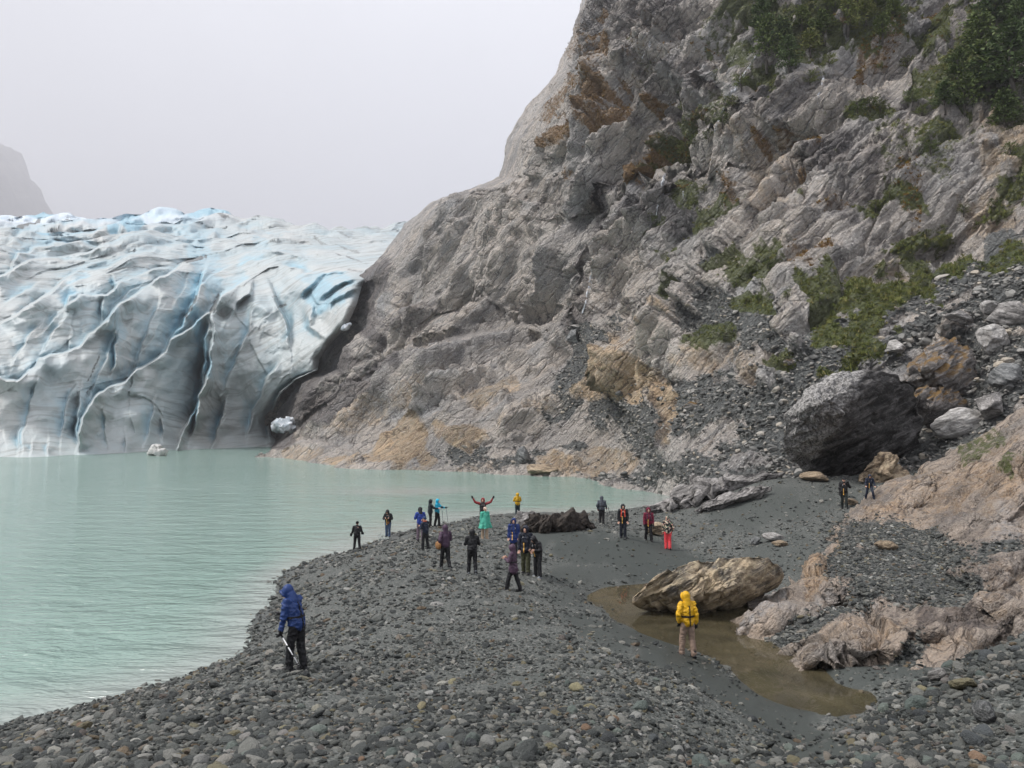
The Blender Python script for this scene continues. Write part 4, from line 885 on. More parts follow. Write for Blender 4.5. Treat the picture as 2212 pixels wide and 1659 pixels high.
m_ = M('bark'); m_.set(Base_Color=m_.ramp(m_.noise(m_.obj(), 6, 4), [(.3, (.05,.042,.035)), (.7, (.13,.115,.1))]), Roughness=.9); MAT_BARK = m_.m
def leaves_mesh(name, pts, dirs, size, g):
    """a four-cornered bent leaf spray at each point"""
    n = len(pts); d = np.asarray(dirs)+g.normal(0, .5, (n, 3)); d /= np.linalg.norm(d, axis=1)[:, None]
    q = np.cross(d, g.normal(size=(n, 3))); q /= np.linalg.norm(q, axis=1)[:, None]+1e-9; s = np.asarray(size)[:, None]
    nn = np.cross(d, q)
    v = np.stack([pts, pts+d*s*.5+q*s*.32+nn*s*.1, pts+d*s, pts+d*s*.5-q*s*.32+nn*s*.1], 1).reshape(-1, 3)
    f = [(4*i, 4*i+1, 4*i+2, 4*i+3) for i in range(n)]; return py_mesh(name, v, f, False)
def tube(path, rad, seg=6):
    path = np.asarray(path, float); rad = np.asarray(rad, float); V_, F_ = [], []
    for i, p in enumerate(path):
        t = path[min(i+1, len(path)-1)]-path[max(i-1, 0)]; t /= np.linalg.norm(t)+1e-9
        a = np.cross(t, [.3, .9, .2]); a /= np.linalg.norm(a)+1e-9; b = np.cross(t, a)
        for k in range(seg): V_.append(p+rad[i]*(math.cos(k*2*math.pi/seg)*a+math.sin(k*2*math.pi/seg)*b))
    for i in range(len(path)-1):
        for k in range(seg): F_.append((i*seg+k, i*seg+(k+1) % seg, (i+1)*seg+(k+1) % seg, (i+1)*seg+k))
    F_.append(list(range(seg))[::-1]); F_.append([(len(path)-1)*seg+k for k in range(seg)]); return V_, F_
def tree_meshes(seed, kind):
    g = np.random.default_rng(seed); pts, dr, sz = [], [], []; TV, TF = tube([(0,0,-.3),(.03,.02,.3),(0,.03,.65),(.02,0,.97)], [.035,.028,.017,.004])
    lv = 15 if kind == 'tree' else 7
    for i in range(lv):
        z = (.14 if kind == 'tree' else .1)+.84*i/lv; rmax = (.40*(1-z)**.7+.05) if kind == 'tree' else .55*math.sqrt(max(.05, 1-(z-.35)**2*2.4))
        for k in range(g.integers(5, 10)):
            an = g.uniform(0, 6.28); r = rmax*g.uniform(.45, 1.15); e = np.array([math.cos(an)*r, math.sin(an)*r, z+g.uniform(-.05, .09)-(.10*r if kind == 'tree' else -.1)])
            s0 = np.array([0, 0, max(0, z-.03)])
            tv, tf = tube([s0, (s0+e)/2+[0,0,.02], e], [.008,.005,.002], 4); o = len(TV); TV += tv; TF += [[o+q for q in f] for f in tf]
            for t in np.linspace(.3, 1.0, 9 if kind == 'tree' else 12):
                for _ in range(2 if kind == 'tree' else 2):
                    pts.append(s0+(e-s0)*t+g.normal(0, .028, 3)); dr.append((e-s0)/max(r, .05)*.8+[0,0,g.uniform(-.3,.4)]); sz.append(g.uniform(.035, .085))
    return leaves_mesh('crown', np.array(pts), np.array(dr), sz, g), py_mesh('trunk', TV, TF)
TREES = [tree_meshes(900+i, 'tree') for i in range(3)]; SHRUBS = [tree_meshes(950+i, 'shrub') for i in range(3)]
gv = np.random.default_rng(77)
def plant(name, proto, loc, hgt, wide, mat, label, cat, group):
    r = empty(name, loc, gv.uniform(0, 6.28)); r.scale = (hgt*wide, hgt*wide, hgt); tag(r, label, cat, group)
    for nm, me, mt in (('crown', proto[0], mat), ('trunk' if cat == 'tree' else 'stem', proto[1], MAT_BARK)):
        o = bpy.data.objects.new(nm, me); COL.objects.link(o); o.parent = r
        if not me.materials: me.materials.append(mt)
        o.material_slots[0].link = 'OBJECT'; o.material_slots[0].material = mt
    return r
def plant_px(name, protos, px_, py_, hpx, wide, mat, label, cat, group):
    h_ = hit(px_, py_, [cliff])
    if h_: plant(name, protos[gv.integers(len(protos))], h_[0]-Vector((0, .1, .15)), metres(hpx, h_[0].y), wide, mat, label, cat, group)
for (a, b_, hh) in [(2135,205,130),(2190,190,150),(2085,235,80),(2170,270,80),(2115,120,100),(2210,100,120),(2150,60,110),(2200,20,100),(2070,170,70),(2040,230,60)]:
    plant_px('tree', TREES, a, b_, hh, 1.25, L_DARK, 'dark green bushy tree in the clump on the right end of the rock wall', 'tree', 'trees on the right end of the wall')
for (a, b_, hh) in [(1702,152,80),(1655,130,100),(1690,100,70),(1645,70,80),(1668,30,70)]:
    plant_px('tree', TREES, a, b_, hh, 1.0, L_DARK, 'slender dark tree beside the highest waterfall', 'tree', 'trees beside the highest waterfall')
for (a, b_, hh) in [(1780,80,60),(1830,60,64),(1870,40,50),(1905,80,50),(1750,110,50),(1800,30,70),(1850,10,60),(1730,60,50),(1930,40,46),(1890,20,60)]:
    plant_px('tree', TREES, a, b_, hh, 1.5, L_GREEN, 'yellow-green bushy tree in the green patch near the top of the wall', 'tree', 'trees in the green patch near the top')
shr = [(1850,245,30),(1880,240,36),(1900,240,26),(1620,590,20),(1660,580,22),(1590,620,16),(1860,630,14),(1900,600,14),(1940,600,16),(1980,580,16),(2020,560,16),(1830,660,12),(1480,330,26),(1500,310,20),(1560,270,26),(1530,300,22),(1600,190,30),(1580,230,26),(2030,505,22),(2000,510,18),(1890,450,22),(1920,430,22),(2150,450,24),(1640,650,18),(1610,655,16),(1970,220,30),(1990,250,26),(2010,330,30),(2050,300,26),(2180,330,26),(1960,150,30),(1750,180,30),(1790,140,26),(1500,440,18),(1520,415,18),(1700,640,18),(1770,650,16),(1430,630,12),(2080,460,22),(2120,580,20)]
for (a, b_, hh) in shr:
    up_ = b_ < 400
    plant_px('shrub', SHRUBS, a, b_, hh, 1.3, L_GREEN, 'low green shrub growing from a ledge high on the wall' if up_ else 'low green shrub by the grass above the scree', 'shrub', 'shrubs high on the wall' if up_ else 'shrubs above the scree')
def tuft(seed, n=16, h=1.0):
    g = np.random.default_rng(seed); V_, F_ = [], []
    for i in range(n):
        a = g.uniform(0, 6.28); b0 = np.array([g.normal(0, .28), g.normal(0, .28), -.1]); l = h*g.uniform(.5, 1.1); d = np.array([math.cos(a)*.55, math.sin(a)*.55, 1.])
        s = np.array([-math.sin(a), math.cos(a), 0])*.09; k = len(V_); V_ += [b0-s, b0+s, b0+d*l*.6+s*.7, b0+d*l-[0,0,.12*l], b0+d*l*.6-s*.7]; F_.append((k, k+1, k+2, k+3, k+4))
    return py_mesh('tuft', V_, F_, False)
for nm, mask, cnt, mat, sd_ in (('wall_grass', C_A['moss'], 15000, L_DRY, 5), ('dry_heath', C_A['rust'], 6000, L_RUST, 6)):
    ms = [tuft(600+sd_*7+i) for i in range(5)]
    for me in ms: me.materials.append(mat)
    ids = pick(np.clip(mask-.35, 0, None)*(C_px < 2300)*(C_py > -60), cnt, gv); pts = C_V.reshape(-1, 3)[ids]+gv.normal(0, .18, (cnt, 3))*[1, .2, .3]
    scatter(nm, pts, None, np.clip(gv.lognormal(math.log(.22), .4, cnt), .12, .55), ms, sd_)

# ================================================================== WATERFALLS
mw = M('falling_water'); pw = mw.pos(); nw = mw.noise(mw.mapping(pw, scale=(3, 3, .5)), 1.0, 4, .6)
mw.set(Base_Color=mw.mix(mw.range(nw, .35, .65), (.55,.58,.62), (.85,.87,.9)), Roughness=.25, Alpha=mw.range(nw, .36, .62, .12, .8)); MAT_FALL = mw.m
gw = np.random.default_rng(3)
def waterfall(path, w_, label):
    pts = []
    for k in range(len(path)-1):
        for t in np.linspace(0, 1, 9)[:-1 if k < len(path)-2 else None]:
            q = np.array(path[k])*(1-t)+np.array(path[k+1])*t; h_ = hit(q[0]+gw.normal(0, .6), q[1], [cliff])
            if h_: pts.append((h_[0]+h_[1]*.12, h_[1]))
    if len(pts) < 3: return
    V_, F_ = [], []; n = len(pts)
    for strand in range(4):
        o = len(V_); off = gw.normal(0, w_*.35); ww = w_*gw.uniform(.16, .34)
        for i, (p, nn) in enumerate(pts):
            f = i/(n-1); c = np.array(p)+[off+gw.normal(0, w_*.10), -.05, 0]; k = ww*(.6+.6*f)*gw.uniform(.75, 1.25)
            V_ += [c+[-k, .02, 0], c+[0, -k*.5-.03, 0], c+[k, .02, 0], c+[0, .35, 0]]
            if i:
                b0 = o+4*(i-1); b1 = o+4*i
                for e in range(4): F_.append((b0+e, b0+(e+1) % 4, b1+(e+1) % 4, b1+e))
    wf = link('waterfall', py_mesh('waterfall', V_, F_), MAT_FALL); tag(wf, label, 'waterfall')
waterfall([(1660,50),(1650,102),(1614,153),(1585,195),(1570,212)], .55, 'longest white waterfall sliding down the rock beside slender trees')
waterfall([(1805,124),(1783,158),(1772,196),(1766,225)], .35, 'thin waterfall on the rock below the yellow-green trees')
waterfall([(1437,376),(1426,417),(1419,466)], .32, 'narrow waterfall dropping past a rust-coloured ledge')
waterfall([(1477,402),(1474,440)], .25, 'very short trickle beside the rust-coloured ledge fall')
waterfall([(1284,560),(1276,610),(1262,678)], .45, 'faint waterfall running into the head of the dark gully')
waterfall([(1416,74),(1402,100),(1390,128)], .4, 'short pale waterfall near the skyline of the wall')
waterfall([(1568,228),(1556,256),(1543,286)], .3, 'lower continuation trickle beneath the longest waterfall')
# ================================================================== PEOPLE
from mathutils.bvhtree import BVHTree
def capsule(bm, p0, r0, p1, r1, sx=1.0, sy=1.0, ax=None, seg=14):
    """tapered limb between two joints; sx, sy stretch its section"""
    p0 = np.asarray(p0, float); p1 = np.asarray(p1, float); t = p1-p0; L_ = np.linalg.norm(t); t = t/(L_+1e-9)
    a = np.array(ax if ax is not None else (1., 0, 0)); a = a-t*(a@t)
    if np.linalg.norm(a) < 1e-3: a = np.cross(t, [0, 1, .1])
    a /= np.linalg.norm(a); b = np.cross(t, a); rows = []
    for s in (-.98, -.75, -.4, 0): rows.append((p0+t*r0*s, r0*math.sqrt(1-s*s)))
    for k in (.33, .66): rows.append((p0+t*L_*k, r0+(r1-r0)*k))
    for s in (0, .4, .75, .98): rows.append((p1+t*r1*s, r1*math.sqrt(1-s*s)))
    vs = [[bm.verts.new(c+(a*sx*math.cos(q)+b*sy*math.sin(q))*r) for q in np.linspace(0, 2*math.pi, seg, endpoint=False)] for c, r in rows]
    for i in range(len(vs)-1):
        for k in range(seg): bm.faces.new((vs[i][k], vs[i][(k+1) % seg], vs[i+1][(k+1) % seg], vs[i+1][k]))
    bm.faces.new(vs[0][::-1]); bm.faces.new(vs[-1])
def ball(bm, c, r, sub=2):
    m = Matrix.Translation(Vector(c)) @ Matrix.Diagonal(Vector((r[0], r[1], r[2], 1))); bmesh.ops.create_icosphere(bm, subdivisions=sub, radius=1, matrix=m)
def fuse(name, bm, voxel, folds=0.0, seed=0):
    """weld the pieces into one continuous skin"""
    bmesh.ops.recalc_face_normals(bm, faces=bm.faces)
    me = bpy.data.meshes.new(name); bm.to_mesh(me); bm.free(); o = bpy.data.objects.new('tmp', me); COL.objects.link(o)
    r = o.modifiers.new('r', 'REMESH'); r.mode = 'VOXEL'; r.voxel_size = voxel
    s = o.modifiers.new('s', 'SMOOTH'); s.factor = .5; s.iterations = 2
    dg = bpy.context.evaluated_depsgraph_get(); out_ = bpy.data.meshes.new_from_object(o.evaluated_get(dg)); out_.name = name
    bpy.data.objects.remove(o); bpy.data.meshes.remove(me)
    n = len(out_.vertices); co = np.empty(n*3, np.float32); out_.vertices.foreach_get('co', co); co = co.reshape(-1, 3)
    if folds:
        no = np.empty(n*3, np.float32); out_.vertices.foreach_get('normal', no); no = no.reshape(-1, 3)
        f = ridged(co[:, 0]*5+seed, co[:, 1]*5, co[:, 2]*9, 2)+.5*fbm(co[:, 0]*14, co[:, 1]*14+seed, co[:, 2]*16, 2)
        co = co+no*(f*folds)[:, None]; out_.vertices.foreach_set('co', co.astype(np.float32).ravel())
    out_.polygons.foreach_set('use_smooth', [True]*len(out_.polygons)); out_.update(); return out_
_cl = {}
def cloth(col, rough=.55, pat=None):
    k = (col, pat)
    if k in _cl: return _cl[k]
    m = M('cloth'); p = m.obj(); a = m.noise(p, 18, 3); c = tuple(v*.78 for v in col); base = m.mix(m.range(a, .3, .7), c, col)
    if pat == 'flowers':
        v = m.voro(p, 17, outn='Color'); s_ = m.n('ShaderNodeSeparateColor'); m.put(s_.inputs[0], v)
        base = m.ramp(s_.outputs[0], [(0, (.012,.012,.014)), (.5, (.02,.02,.022)), (.54, (.55,.50,.34)), (.72, (.62,.30,.26)), (.78, (.6,.58,.5)), (.9, (.10,.16,.08)), (.93, (.02,.02,.02))])
    if pat == 'stripe':
        sz = m.n('ShaderNodeSeparateXYZ'); m.put(sz.inputs[0], p); base = m.mix(m.math('GREATER_THAN', m.math('FRACT', m.math('MULTIPLY', sz.outputs['Z'], 5.5)), .2), (.02,.02,.02), (.85,.85,.85))
    m.set(Base_Color=base, Roughness=rough, Specular_IOR_Level=.3, Normal=m.bump(m.noise(p, 60, 2), .3, .01)); _cl[k] = m.m; return m.m
m_ = M('skin'); m_.set(Base_Color=m_.mix(m_.noise(m_.obj(), 12, 3), (.42,.235,.17), (.56,.34,.25)), Roughness=.5); SKIN = m_.m
BLACK, NAVY = (.012,.012,.014), (.014,.02,.04)
def rotx(v, a): v = np.asarray(v, float); c, s = math.cos(a), math.sin(a); return np.array([v[0], v[1]*c+v[2]*s, -v[1]*s+v[2]*c])
def rotz(v, a): v = np.asarray(v, float); c, s = math.cos(a), math.sin(a); return np.array([v[0]*c-v[1]*s, v[0]*s+v[1]*c, v[2]])
ARMS = {'down': ((.16,.02,-1), (.04,.22,-1)), 'front': ((.32,.30,-1), (-.62,.85,.30)), 'up': ((.95,0,.30), (.55,0,1)), 'fwd': ((.10,.75,-.75), (-.1,1,-.05)), 'pocket': ((.42,-.28,-1), (-.22,.42,-.85)), 'face': ((.35,.55,-.55), (-.55,.35,1)), 'back': ((.2,-.35,-1), (.02,.1,-1)), 'out': ((.30,.25,-1), (.1,.75,-.45))}
def ribbon(path, nors, w_, th=.012):
    """flat strap with thickness along points on the cloth"""
    V_, F_ = [], []; n = len(path); path = np.asarray(path); nors = np.asarray(nors)
    for i in range(n):
        t = path[min(i+1, n-1)]-path[max(i-1, 0)]; t /= np.linalg.norm(t)+1e-9; s = np.cross(t, nors[i]); s /= np.linalg.norm(s)+1e-9
        p = path[i]; o = nors[i]*th; V_ += [p-s*w_/2-o*.5, p-s*w_/2+o, p+s*w_/2+o, p+s*w_/2-o*.5]
        if i:
            a = 4*(i-1); b = 4*i
            for e in range(4): F_.append((a+e, a+(e+1) % 4, b+(e+1) % 4, b+e))
    F_.append((0, 1, 2, 3)); k = 4*(n-1); F_.append((k+3, k+2, k+1, k)); return py_mesh('strap', V_, F_, False)
def person(pxf, pyf, hpx, face, jacket, trousers, label, arms=('down', 'down'), lean=0., yaw=0., nod=0., stride=.06, spread=.1, hood=True, hoodcol=None, hat=None, boots=BLACK, coat=0.0, belt=False, backstrap=False, vest=None, webbing=False, gloves=None, poncho=None, jpat=None, sleeves=None, Yfix=None, knee=0.0, scarf=None):
    h_ = None if Yfix else hit(pxf, pyf, [ground, outcrop, cliff]); loc = Vector(P(pxf, pyf, Yfix)) if Yfix else h_[0]
    Y = loc.y; H = metres(hpx, Y)/math.cos(lean*.6); k = H/1.78
    vx = .0095 if Y < 22 else .017; seed = pxf*.37; gq = np.random.default_rng(int(pxf)); lean = lean+gq.uniform(.0, .09); yaw = yaw+gq.uniform(-.3, .3); nod = nod+gq.uniform(0, .15); stride = stride+gq.uniform(-.03, .06)
    root = empty('person', loc-Vector((0, 0, .015)), face); root.scale = (k,)*3; tag(root, label, 'person')
    def up(v): v = np.asarray(v, float)-[0, 0, .95]; return rotx(v, lean)+[0, 0, .95]
    def hd(v): v = np.asarray(v, float)-[0, 0, 1.50]; return up(rotz(rotx(v, nod), yaw)+[0, 0, 1.50])
    hipL, hipR = np.array([-.095, 0, .93]), np.array([.095, 0, .93])
    ftL, ftR = np.array([-spread, stride, .09]), np.array([spread, -stride, .09])
    knL = (hipL+ftL)/2+[0, .03+knee, .02]; knR = (hipR+ftR)/2+[0, .03+knee*.3, .02]
    sh = {-1: up([-.185, 0, 1.44]), 1: up([.185, 0, 1.44])}; el, wr = {}, {}
    for s, nm in zip((-1, 1), arms):
        d1, d2 = ARMS[nm]; d1 = np.array([d1[0]*s, d1[1], d1[2]]); d2 = np.array([d2[0]*s, d2[1], d2[2]]); d1 /= np.linalg.norm(d1); d2 /= np.linalg.norm(d2)
        if nm not in ('down', 'back'): d1 = rotx(d1, lean); d2 = rotx(d2, lean)
        el[s] = sh[s]+d1*.29; wr[s] = el[s]+d2*.25
    # body: one continuous skin with head, hands, limbs
    bm = bmesh.new()
    ball(bm, hd([0, .01, 1.645]), (.078, .098, .115)); ball(bm, hd([0, .045, 1.585]), (.058, .066, .06)); capsule(bm, hd([0, .105, 1.655]), .013, hd([0, .118, 1.625]), .017)
    for s in (-1, 1): ball(bm, hd([s*.08, 0, 1.635]), (.016, .025, .034)); ball(bm, hd([s*.033, .092, 1.66]), (.017, .012, .011), 1)
    ball(bm, hd([0, .102, 1.585]), (.026, .012, .010), 1)
    capsule(bm, up([0, 0, 1.40]), .055, hd([0, .0, 1.56]), .05); capsule(bm, [0, 0, .95], .12, up([0, 0, 1.36]), .13, 1.2, .8)
    for s, hp, kn, ft in ((-1, hipL, knL, ftL), (1, hipR, knR, ftR)):
        capsule(bm, hp, .082, kn, .056); capsule(bm, kn, .056, ft, .04)
        capsule(bm, up([s*.06, 0, 1.42]), .07, sh[s], .055); capsule(bm, sh[s], .05, el[s], .04); capsule(bm, el[s], .04, wr[s], .028)
        d = (wr[s]-el[s]); d /= np.linalg.norm(d); sd_ = np.cross(d, [0, 1, .2]); sd_ /= np.linalg.norm(sd_); bn = np.cross(sd_, d)
        capsule(bm, wr[s], .028, wr[s]+d*.075, .032, 1, .6, sd_); fr = .0125 if Y < 22 else .015
        for q, (o, ln) in enumerate(((-.028, .062), (-.0095, .078), (.0095, .074), (.028, .058))):
            b0 = wr[s]+d*.09+sd_*o*1.25; m0 = b0+d*ln*.6+bn*.012; capsule(bm, b0, fr, m0, fr*.95, seg=7); capsule(bm, m0, fr*.95, m0+d*ln*.35+bn*.03, fr*.85, seg=7)
        t0 = wr[s]+d*.02-sd_*.03*s; t1 = t0+d*.045-sd_*.032*s+bn*.01; capsule(bm, t0, fr, t1, fr, seg=7); capsule(bm, t1, fr, t1+d*.035-sd_*.006*s+bn*.012, fr*.85, seg=7)
    body = link('body', fuse('body', bm, vx), SKIN, root)
    # trousers
    bm = bmesh.new(); capsule(bm, [0, 0, .90], .125, up([0, 0, 1.02]), .13, 1.28, .92)
    for hp, kn, ft in ((hipL, knL, ftL), (hipR, knR, ftR)):
        capsule(bm, hp, .108, kn, .084); capsule(bm, kn, .084, ft+[0, 0, .04], .078); capsule(bm, ft+[0, 0, .06], .08, ft+[0, 0, .0], .08)
    link('trousers', fuse('trousers', bm, vx*1.2, .014, seed), cloth(trousers), root)
    for s, ft in ((-1, ftL), (1, ftR)):
        bm = bmesh.new(); toe = ft+[s*.03, .155, -.048]; heel = ft+[0, -.06, -.045]
        capsule(bm, heel, .047, ft+[s*.015, .07, -.04], .053); capsule(bm, ft+[s*.015, .07, -.04], .052, toe, .043); capsule(bm, ft+[0, -.01, .0], .058, ft+[0, -.02, .07], .06)
        bmesh.ops.create_cube(bm, size=1, matrix=Matrix.Translation(Vector(ft+[s*.012, .05, -.082])) @ Matrix.Diagonal(Vector((.092, .27, .022, 1))))
        link('boot', fuse('boot', bm, vx*1.1), cloth(boots, .6), root)
    # jacket
    jl = .88-coat; bm = bmesh.new()
    capsule(bm, up([0, -.005, 1.30]), .165, up([0, 0, 1.10]), .168, 1.16, .86); capsule(bm, up([0, 0, 1.12]), .17, up([0, 0, max(jl, .85)+.10]) if jl > .8 else np.array([0, 0, .95]), .18, 1.13, .88)
    if jl <= .8: capsule(bm, [0, 0, .95], .18, [0, 0, jl+.12], .20, 1.13, .95)
    capsule(bm, up([-.13, 0, 1.42]), .085, up([.13, 0, 1.42]), .085); capsule(bm, up([0, 0, 1.42]), .09, up([0, .01, 1.51]), .078)
    sl_bm = bmesh.new() if sleeves else bm
    for s in (-1, 1):
        capsule(sl_bm, sh[s], .086, el[s], .07); capsule(sl_bm, el[s], .07, wr[s]-(wr[s]-el[s])*.05, .052)
    if poncho:
        for q in range(9):
            an = q*2*math.pi/9; rr = (.30+.09*math.sin(q*2.3+seed))*(1.15 if math.cos(an) > .2 else 1); capsule(bm, up([0, 0, 1.36]), .13, [math.cos(an)*rr*.95, math.sin(an)*rr*.72, poncho], .10)
        capsule(bm, up([0, 0, 1.25]), .2, [0, 0, poncho+.06], .26, 1.1, .85)
    jm = fuse('jacket', bm, vx*1.2, .020, seed); jk = link('jacket', jm, cloth(jacket, .5, jpat), root)
    if poncho:   # cut the hem level
        b2 = bmesh.new(); b2.from_mesh(jm); bmesh.ops.bisect_plane(b2, geom=b2.verts[:]+b2.edges[:]+b2.faces[:], plane_co=(0, 0, poncho), plane_no=(0, 0, -1), clear_outer=True); b2.to_mesh(jm); b2.free()
    if sleeves: link('sleeve', fuse('sleeve', sl_bm, vx*1.2, .008, seed+4), cloth(sleeves), jk)
    if gloves:
        for s in (-1, 1):
            bm = bmesh.new(); d = (wr[s]-el[s]); d /= np.linalg.norm(d); sd_ = np.cross(d, [0, 1, .2]); sd_ /= np.linalg.norm(sd_); bn = np.cross(sd_, d)
            capsule(bm, wr[s]-d*.03, .048, wr[s]+d*.085, .046, 1.0, .7, sd_)
            for o, ln in ((-.03, .07), (-.01, .085), (.01, .08), (.03, .062)):
                b0 = wr[s]+d*.09+sd_*o*1.25; capsule(bm, b0, .0195, b0+d*ln*.6+bn*.012, .019, seg=8); capsule(bm, b0+d*ln*.6+bn*.012, .019, b0+d*ln+bn*.05, .017, seg=8)
            t0 = wr[s]+d*.02-sd_*.032*s; capsule(bm, t0, .021, t0+d*.075-sd_*.04*s+bn*.02, .018, seg=8)
            link('glove', fuse('glove', bm, vx), cloth(gloves), jk)
    if hood:
        bm = bmesh.new(); ball(bm, hd([0, -.028, 1.655]), (.122, .118, .142), 3); ball(bm, hd([0, -.03, 1.57]), (.112, .105, .09)); capsule(bm, hd([0, -.03, 1.52]), .10, up([0, -.03, 1.42]), .11, 1.05, .9)
        for q in range(11):     # rim round the face
            a0, a1 = math.pi*(-.28+1.56*q/11), math.pi*(-.28+1.56*(q+1)/11); f_ = lambda a: hd([.096*math.cos(a), .062+.02*math.sin(a), 1.645+.118*math.sin(a)])
            capsule(bm, f_(a0), .021, f_(a1), .021, seg=8)
        link('hood', fuse('hood', bm, vx*1.1, .004, seed), cloth(hoodcol or jacket, .5, jpat), jk)
    if hat:
        bm = bmesh.new(); ball(bm, hd([0, -.005, 1.695]), (.096, .112, .085), 3)
        if hat[1] == 'brim': capsule(bm, hd([0, .06, 1.70]), .07, hd([0, .15, 1.69]), .06, 1.1, .16, (1, 0, 0))
        else: ball(bm, hd([0, -.03, 1.65]), (.092, .085, .06))
        link('hat', fuse('hat', bm, vx*1.1), cloth(hat[0], .8), root)
    if scarf:
        bm = bmesh.new()
        for q in range(10):
            a0, a1 = q*.628, (q+1)*.628; capsule(bm, hd([.085*math.cos(a0), .085*math.sin(a0), 1.52]), .04, hd([.085*math.cos(a1), .085*math.sin(a1), 1.52]), .04, seg=8)
        link('scarf', fuse('scarf', bm, vx*1.2), cloth(scarf), root)
    bvh = BVHTree.FromPolygons([v.co[:] for v in jm.vertices], [p.vertices[:] for p in jm.polygons])
    def skin_pt(z, d, x=0.0, lim=.26):
        o = up([x, 0, z]); d = np.asarray(d, float); d /= np.linalg.norm(d); hh_ = bvh.ray_cast(Vector(o), Vector(d))
        return o+d*(min(hh_[3], lim) if hh_[0] is not None else .19)+d*.004
    if belt:
        A_ = np.linspace(0, 2*math.pi, 33); q = [skin_pt(1.13, (math.cos(a), math.sin(a), 0), 0, .215) for a in A_]; link('belt', ribbon(q, [(math.cos(a), math.sin(a), 0) for a in A_], .045), cloth(BLACK), jk)
    if backstrap:
        zs = np.linspace(1.46, .86, 14); q = [skin_pt(z, (0, -1, 0), .01) for z in zs]; link('strap', ribbon(q, [(0, -1, 0)]*14, .026), cloth(BLACK), jk)
    if vest:
        for s in (-1, 1):
            bm = bmesh.new(); zs = np.linspace(1.46, 1.14, 6); q = [skin_pt(z, (0, 1, 0), s*(.075+.02*(1.46-z)/.3)) for z in zs]
            for a, b in zip(q[:-1], q[1:]): capsule(bm, a, .040, b, .042, 1.0, .55, (1, 0, 0), 8)
            capsule(bm, q[0], .04, up([s*.085, -.05, 1.49]), .04, seg=8)
            link('vest_lobe', fuse('vest_lobe', bm, vx*1.1), cloth(vest), jk)
            p = skin_pt(1.37, (0, 1, 0), s*.085)+[0, .025, 0]; bm = bmesh.new(); capsule(bm, p, .02, p+[0, .0, -.085], .02, 1, .4, (1, 0, 0), 8); link('reflector', fuse('reflector', bm, vx), cloth((.72,.74,.76)), jk)
    if webbing:
        zs = np.linspace(1.16, .80, 9); q = [skin_pt(z, (0, 1, 0), .05)+[0, .012+.006*math.sin(i), 0] for i, z in enumerate(zs)]; link('webbing', ribbon(q, [(0, 1, 0)]*9, .035), cloth((.72,.42,.10)), jk)
    Mw = Matrix.Translation(root.location) @ Matrix.Rotation(face, 4, 'Z') @ Matrix.Scale(k, 4)
    return {'root': root, 'hand': {s: Mw @ Vector(wr[s]+(wr[s]-el[s])/np.linalg.norm(wr[s]-el[s])*.09) for s in (-1, 1)}, 'M': Mw, 'up': up}
def world_tube(name, a, b, r, mat, label, cat, extra=None, seg=8):
    a, b = Vector(a), Vector(b); base = b.copy(); V_, F_ = tube([np.array(a-base), np.array((a+b)/2-base), np.array(b-base)], [r, r, r*.8], seg); o = link(name, py_mesh(name, V_, F_), mat); o.location = base; tag(o, label, cat)
    return o
def pole(hand, foot, label, shaft, grip=BLACK, group=None):
    """trekking pole: shaft with grip and basket"""
    a, b = Vector(hand), Vector(foot); d = (b-a).normalized(); r = empty('trekking_pole', b); tag(r, label, 'trekking pole', group)
    def seg_(nm, p, q, r0, mt): V_, F_ = tube([np.array(p-b), np.array(q-b)], [r0, r0*.85], 8); link(nm, py_mesh(nm, V_, F_), mt, r)
    seg_('grip', a-d*.08, a+d*.08, .022, cloth(grip)); seg_('shaft', a+d*.08, b, .013, shaft); seg_('basket', b-d*.07, b-d*.055, .04, cloth(BLACK)); return r
D = math.radians
p1 = person(640, 1450, 184, D(66), (.018,.045,.16), BLACK, 'person in a blue hooded jacket bending forward, holding a white banded stick', ('down', 'fwd'), lean=.22, yaw=.2, nod=.4, stride=.10, spread=.12, belt=True, backstrap=True, gloves=BLACK)
h1 = p1['hand'][-1]; px1 = pole(h1, h1+Vector((.42, -.10, -.62)), 'white stick with black bands held by the person in blue', cloth((.8,.8,.8), pat='stripe'))
p2 = person(1486, 1418, 136, D(14), (.66,.37,.012), (.28,.20,.155), 'person in a yellow hooded jacket and beige trousers at the stream edge', ('pocket', 'back'), yaw=.5, nod=.25, lean=.05, stride=.10, spread=.14, belt=True, backstrap=True, gloves=BLACK)
p3 = person(771, 1189, 63, D(8), BLACK, BLACK, 'person all in black with a dark cap, back turned, holding a camera by the water', ('out', 'out'), hood=False, hat=((.01,.01,.012), 'cap'), spread=.17)
p4 = person(838, 1160, 60, D(178), BLACK, (.045,.075,.14), 'person in black jacket and blue jeans looking down at the hands', ('front', 'front'), nod=.5, vest=(.03,.03,.033), webbing=True)
p5 = person(908, 1168, 72, D(25), (.02,.05,.27), (.16,.12,.15), 'person in bright blue jacket with a black hood and mauve trousers', ('front', 'front'), hoodcol=BLACK, nod=.35, yaw=-.2)
p6 = person(919, 1187, 71, D(55), NAVY, BLACK, 'person in navy jacket with blue cap and orange scarf photographing the lake', ('front', 'face'), hood=False, hat=((.03,.055,.12), 'cap'), scarf=(.42,.09,.04), stride=.12)
p7 = person(929, 1139, 60, D(-75), (.012,.016,.022), BLACK, 'person in dark hooded clothes standing behind the one in cyan', ('fwd', 'fwd'))
p8 = person(944, 1137, 59, D(-105), (.02,.42,.62), BLACK, 'person in a cyan hooded jacket holding trekking poles', ('fwd', 'front'), gloves=BLACK)
p9 = person(962, 1228, 93, D(32), (.07,.04,.07), BLACK, 'person in a purple jacket carrying a brown shoulder bag', ('pocket', 'front'), stride=.16, nod=.1, boots=(.10,.10,.10), belt=False)
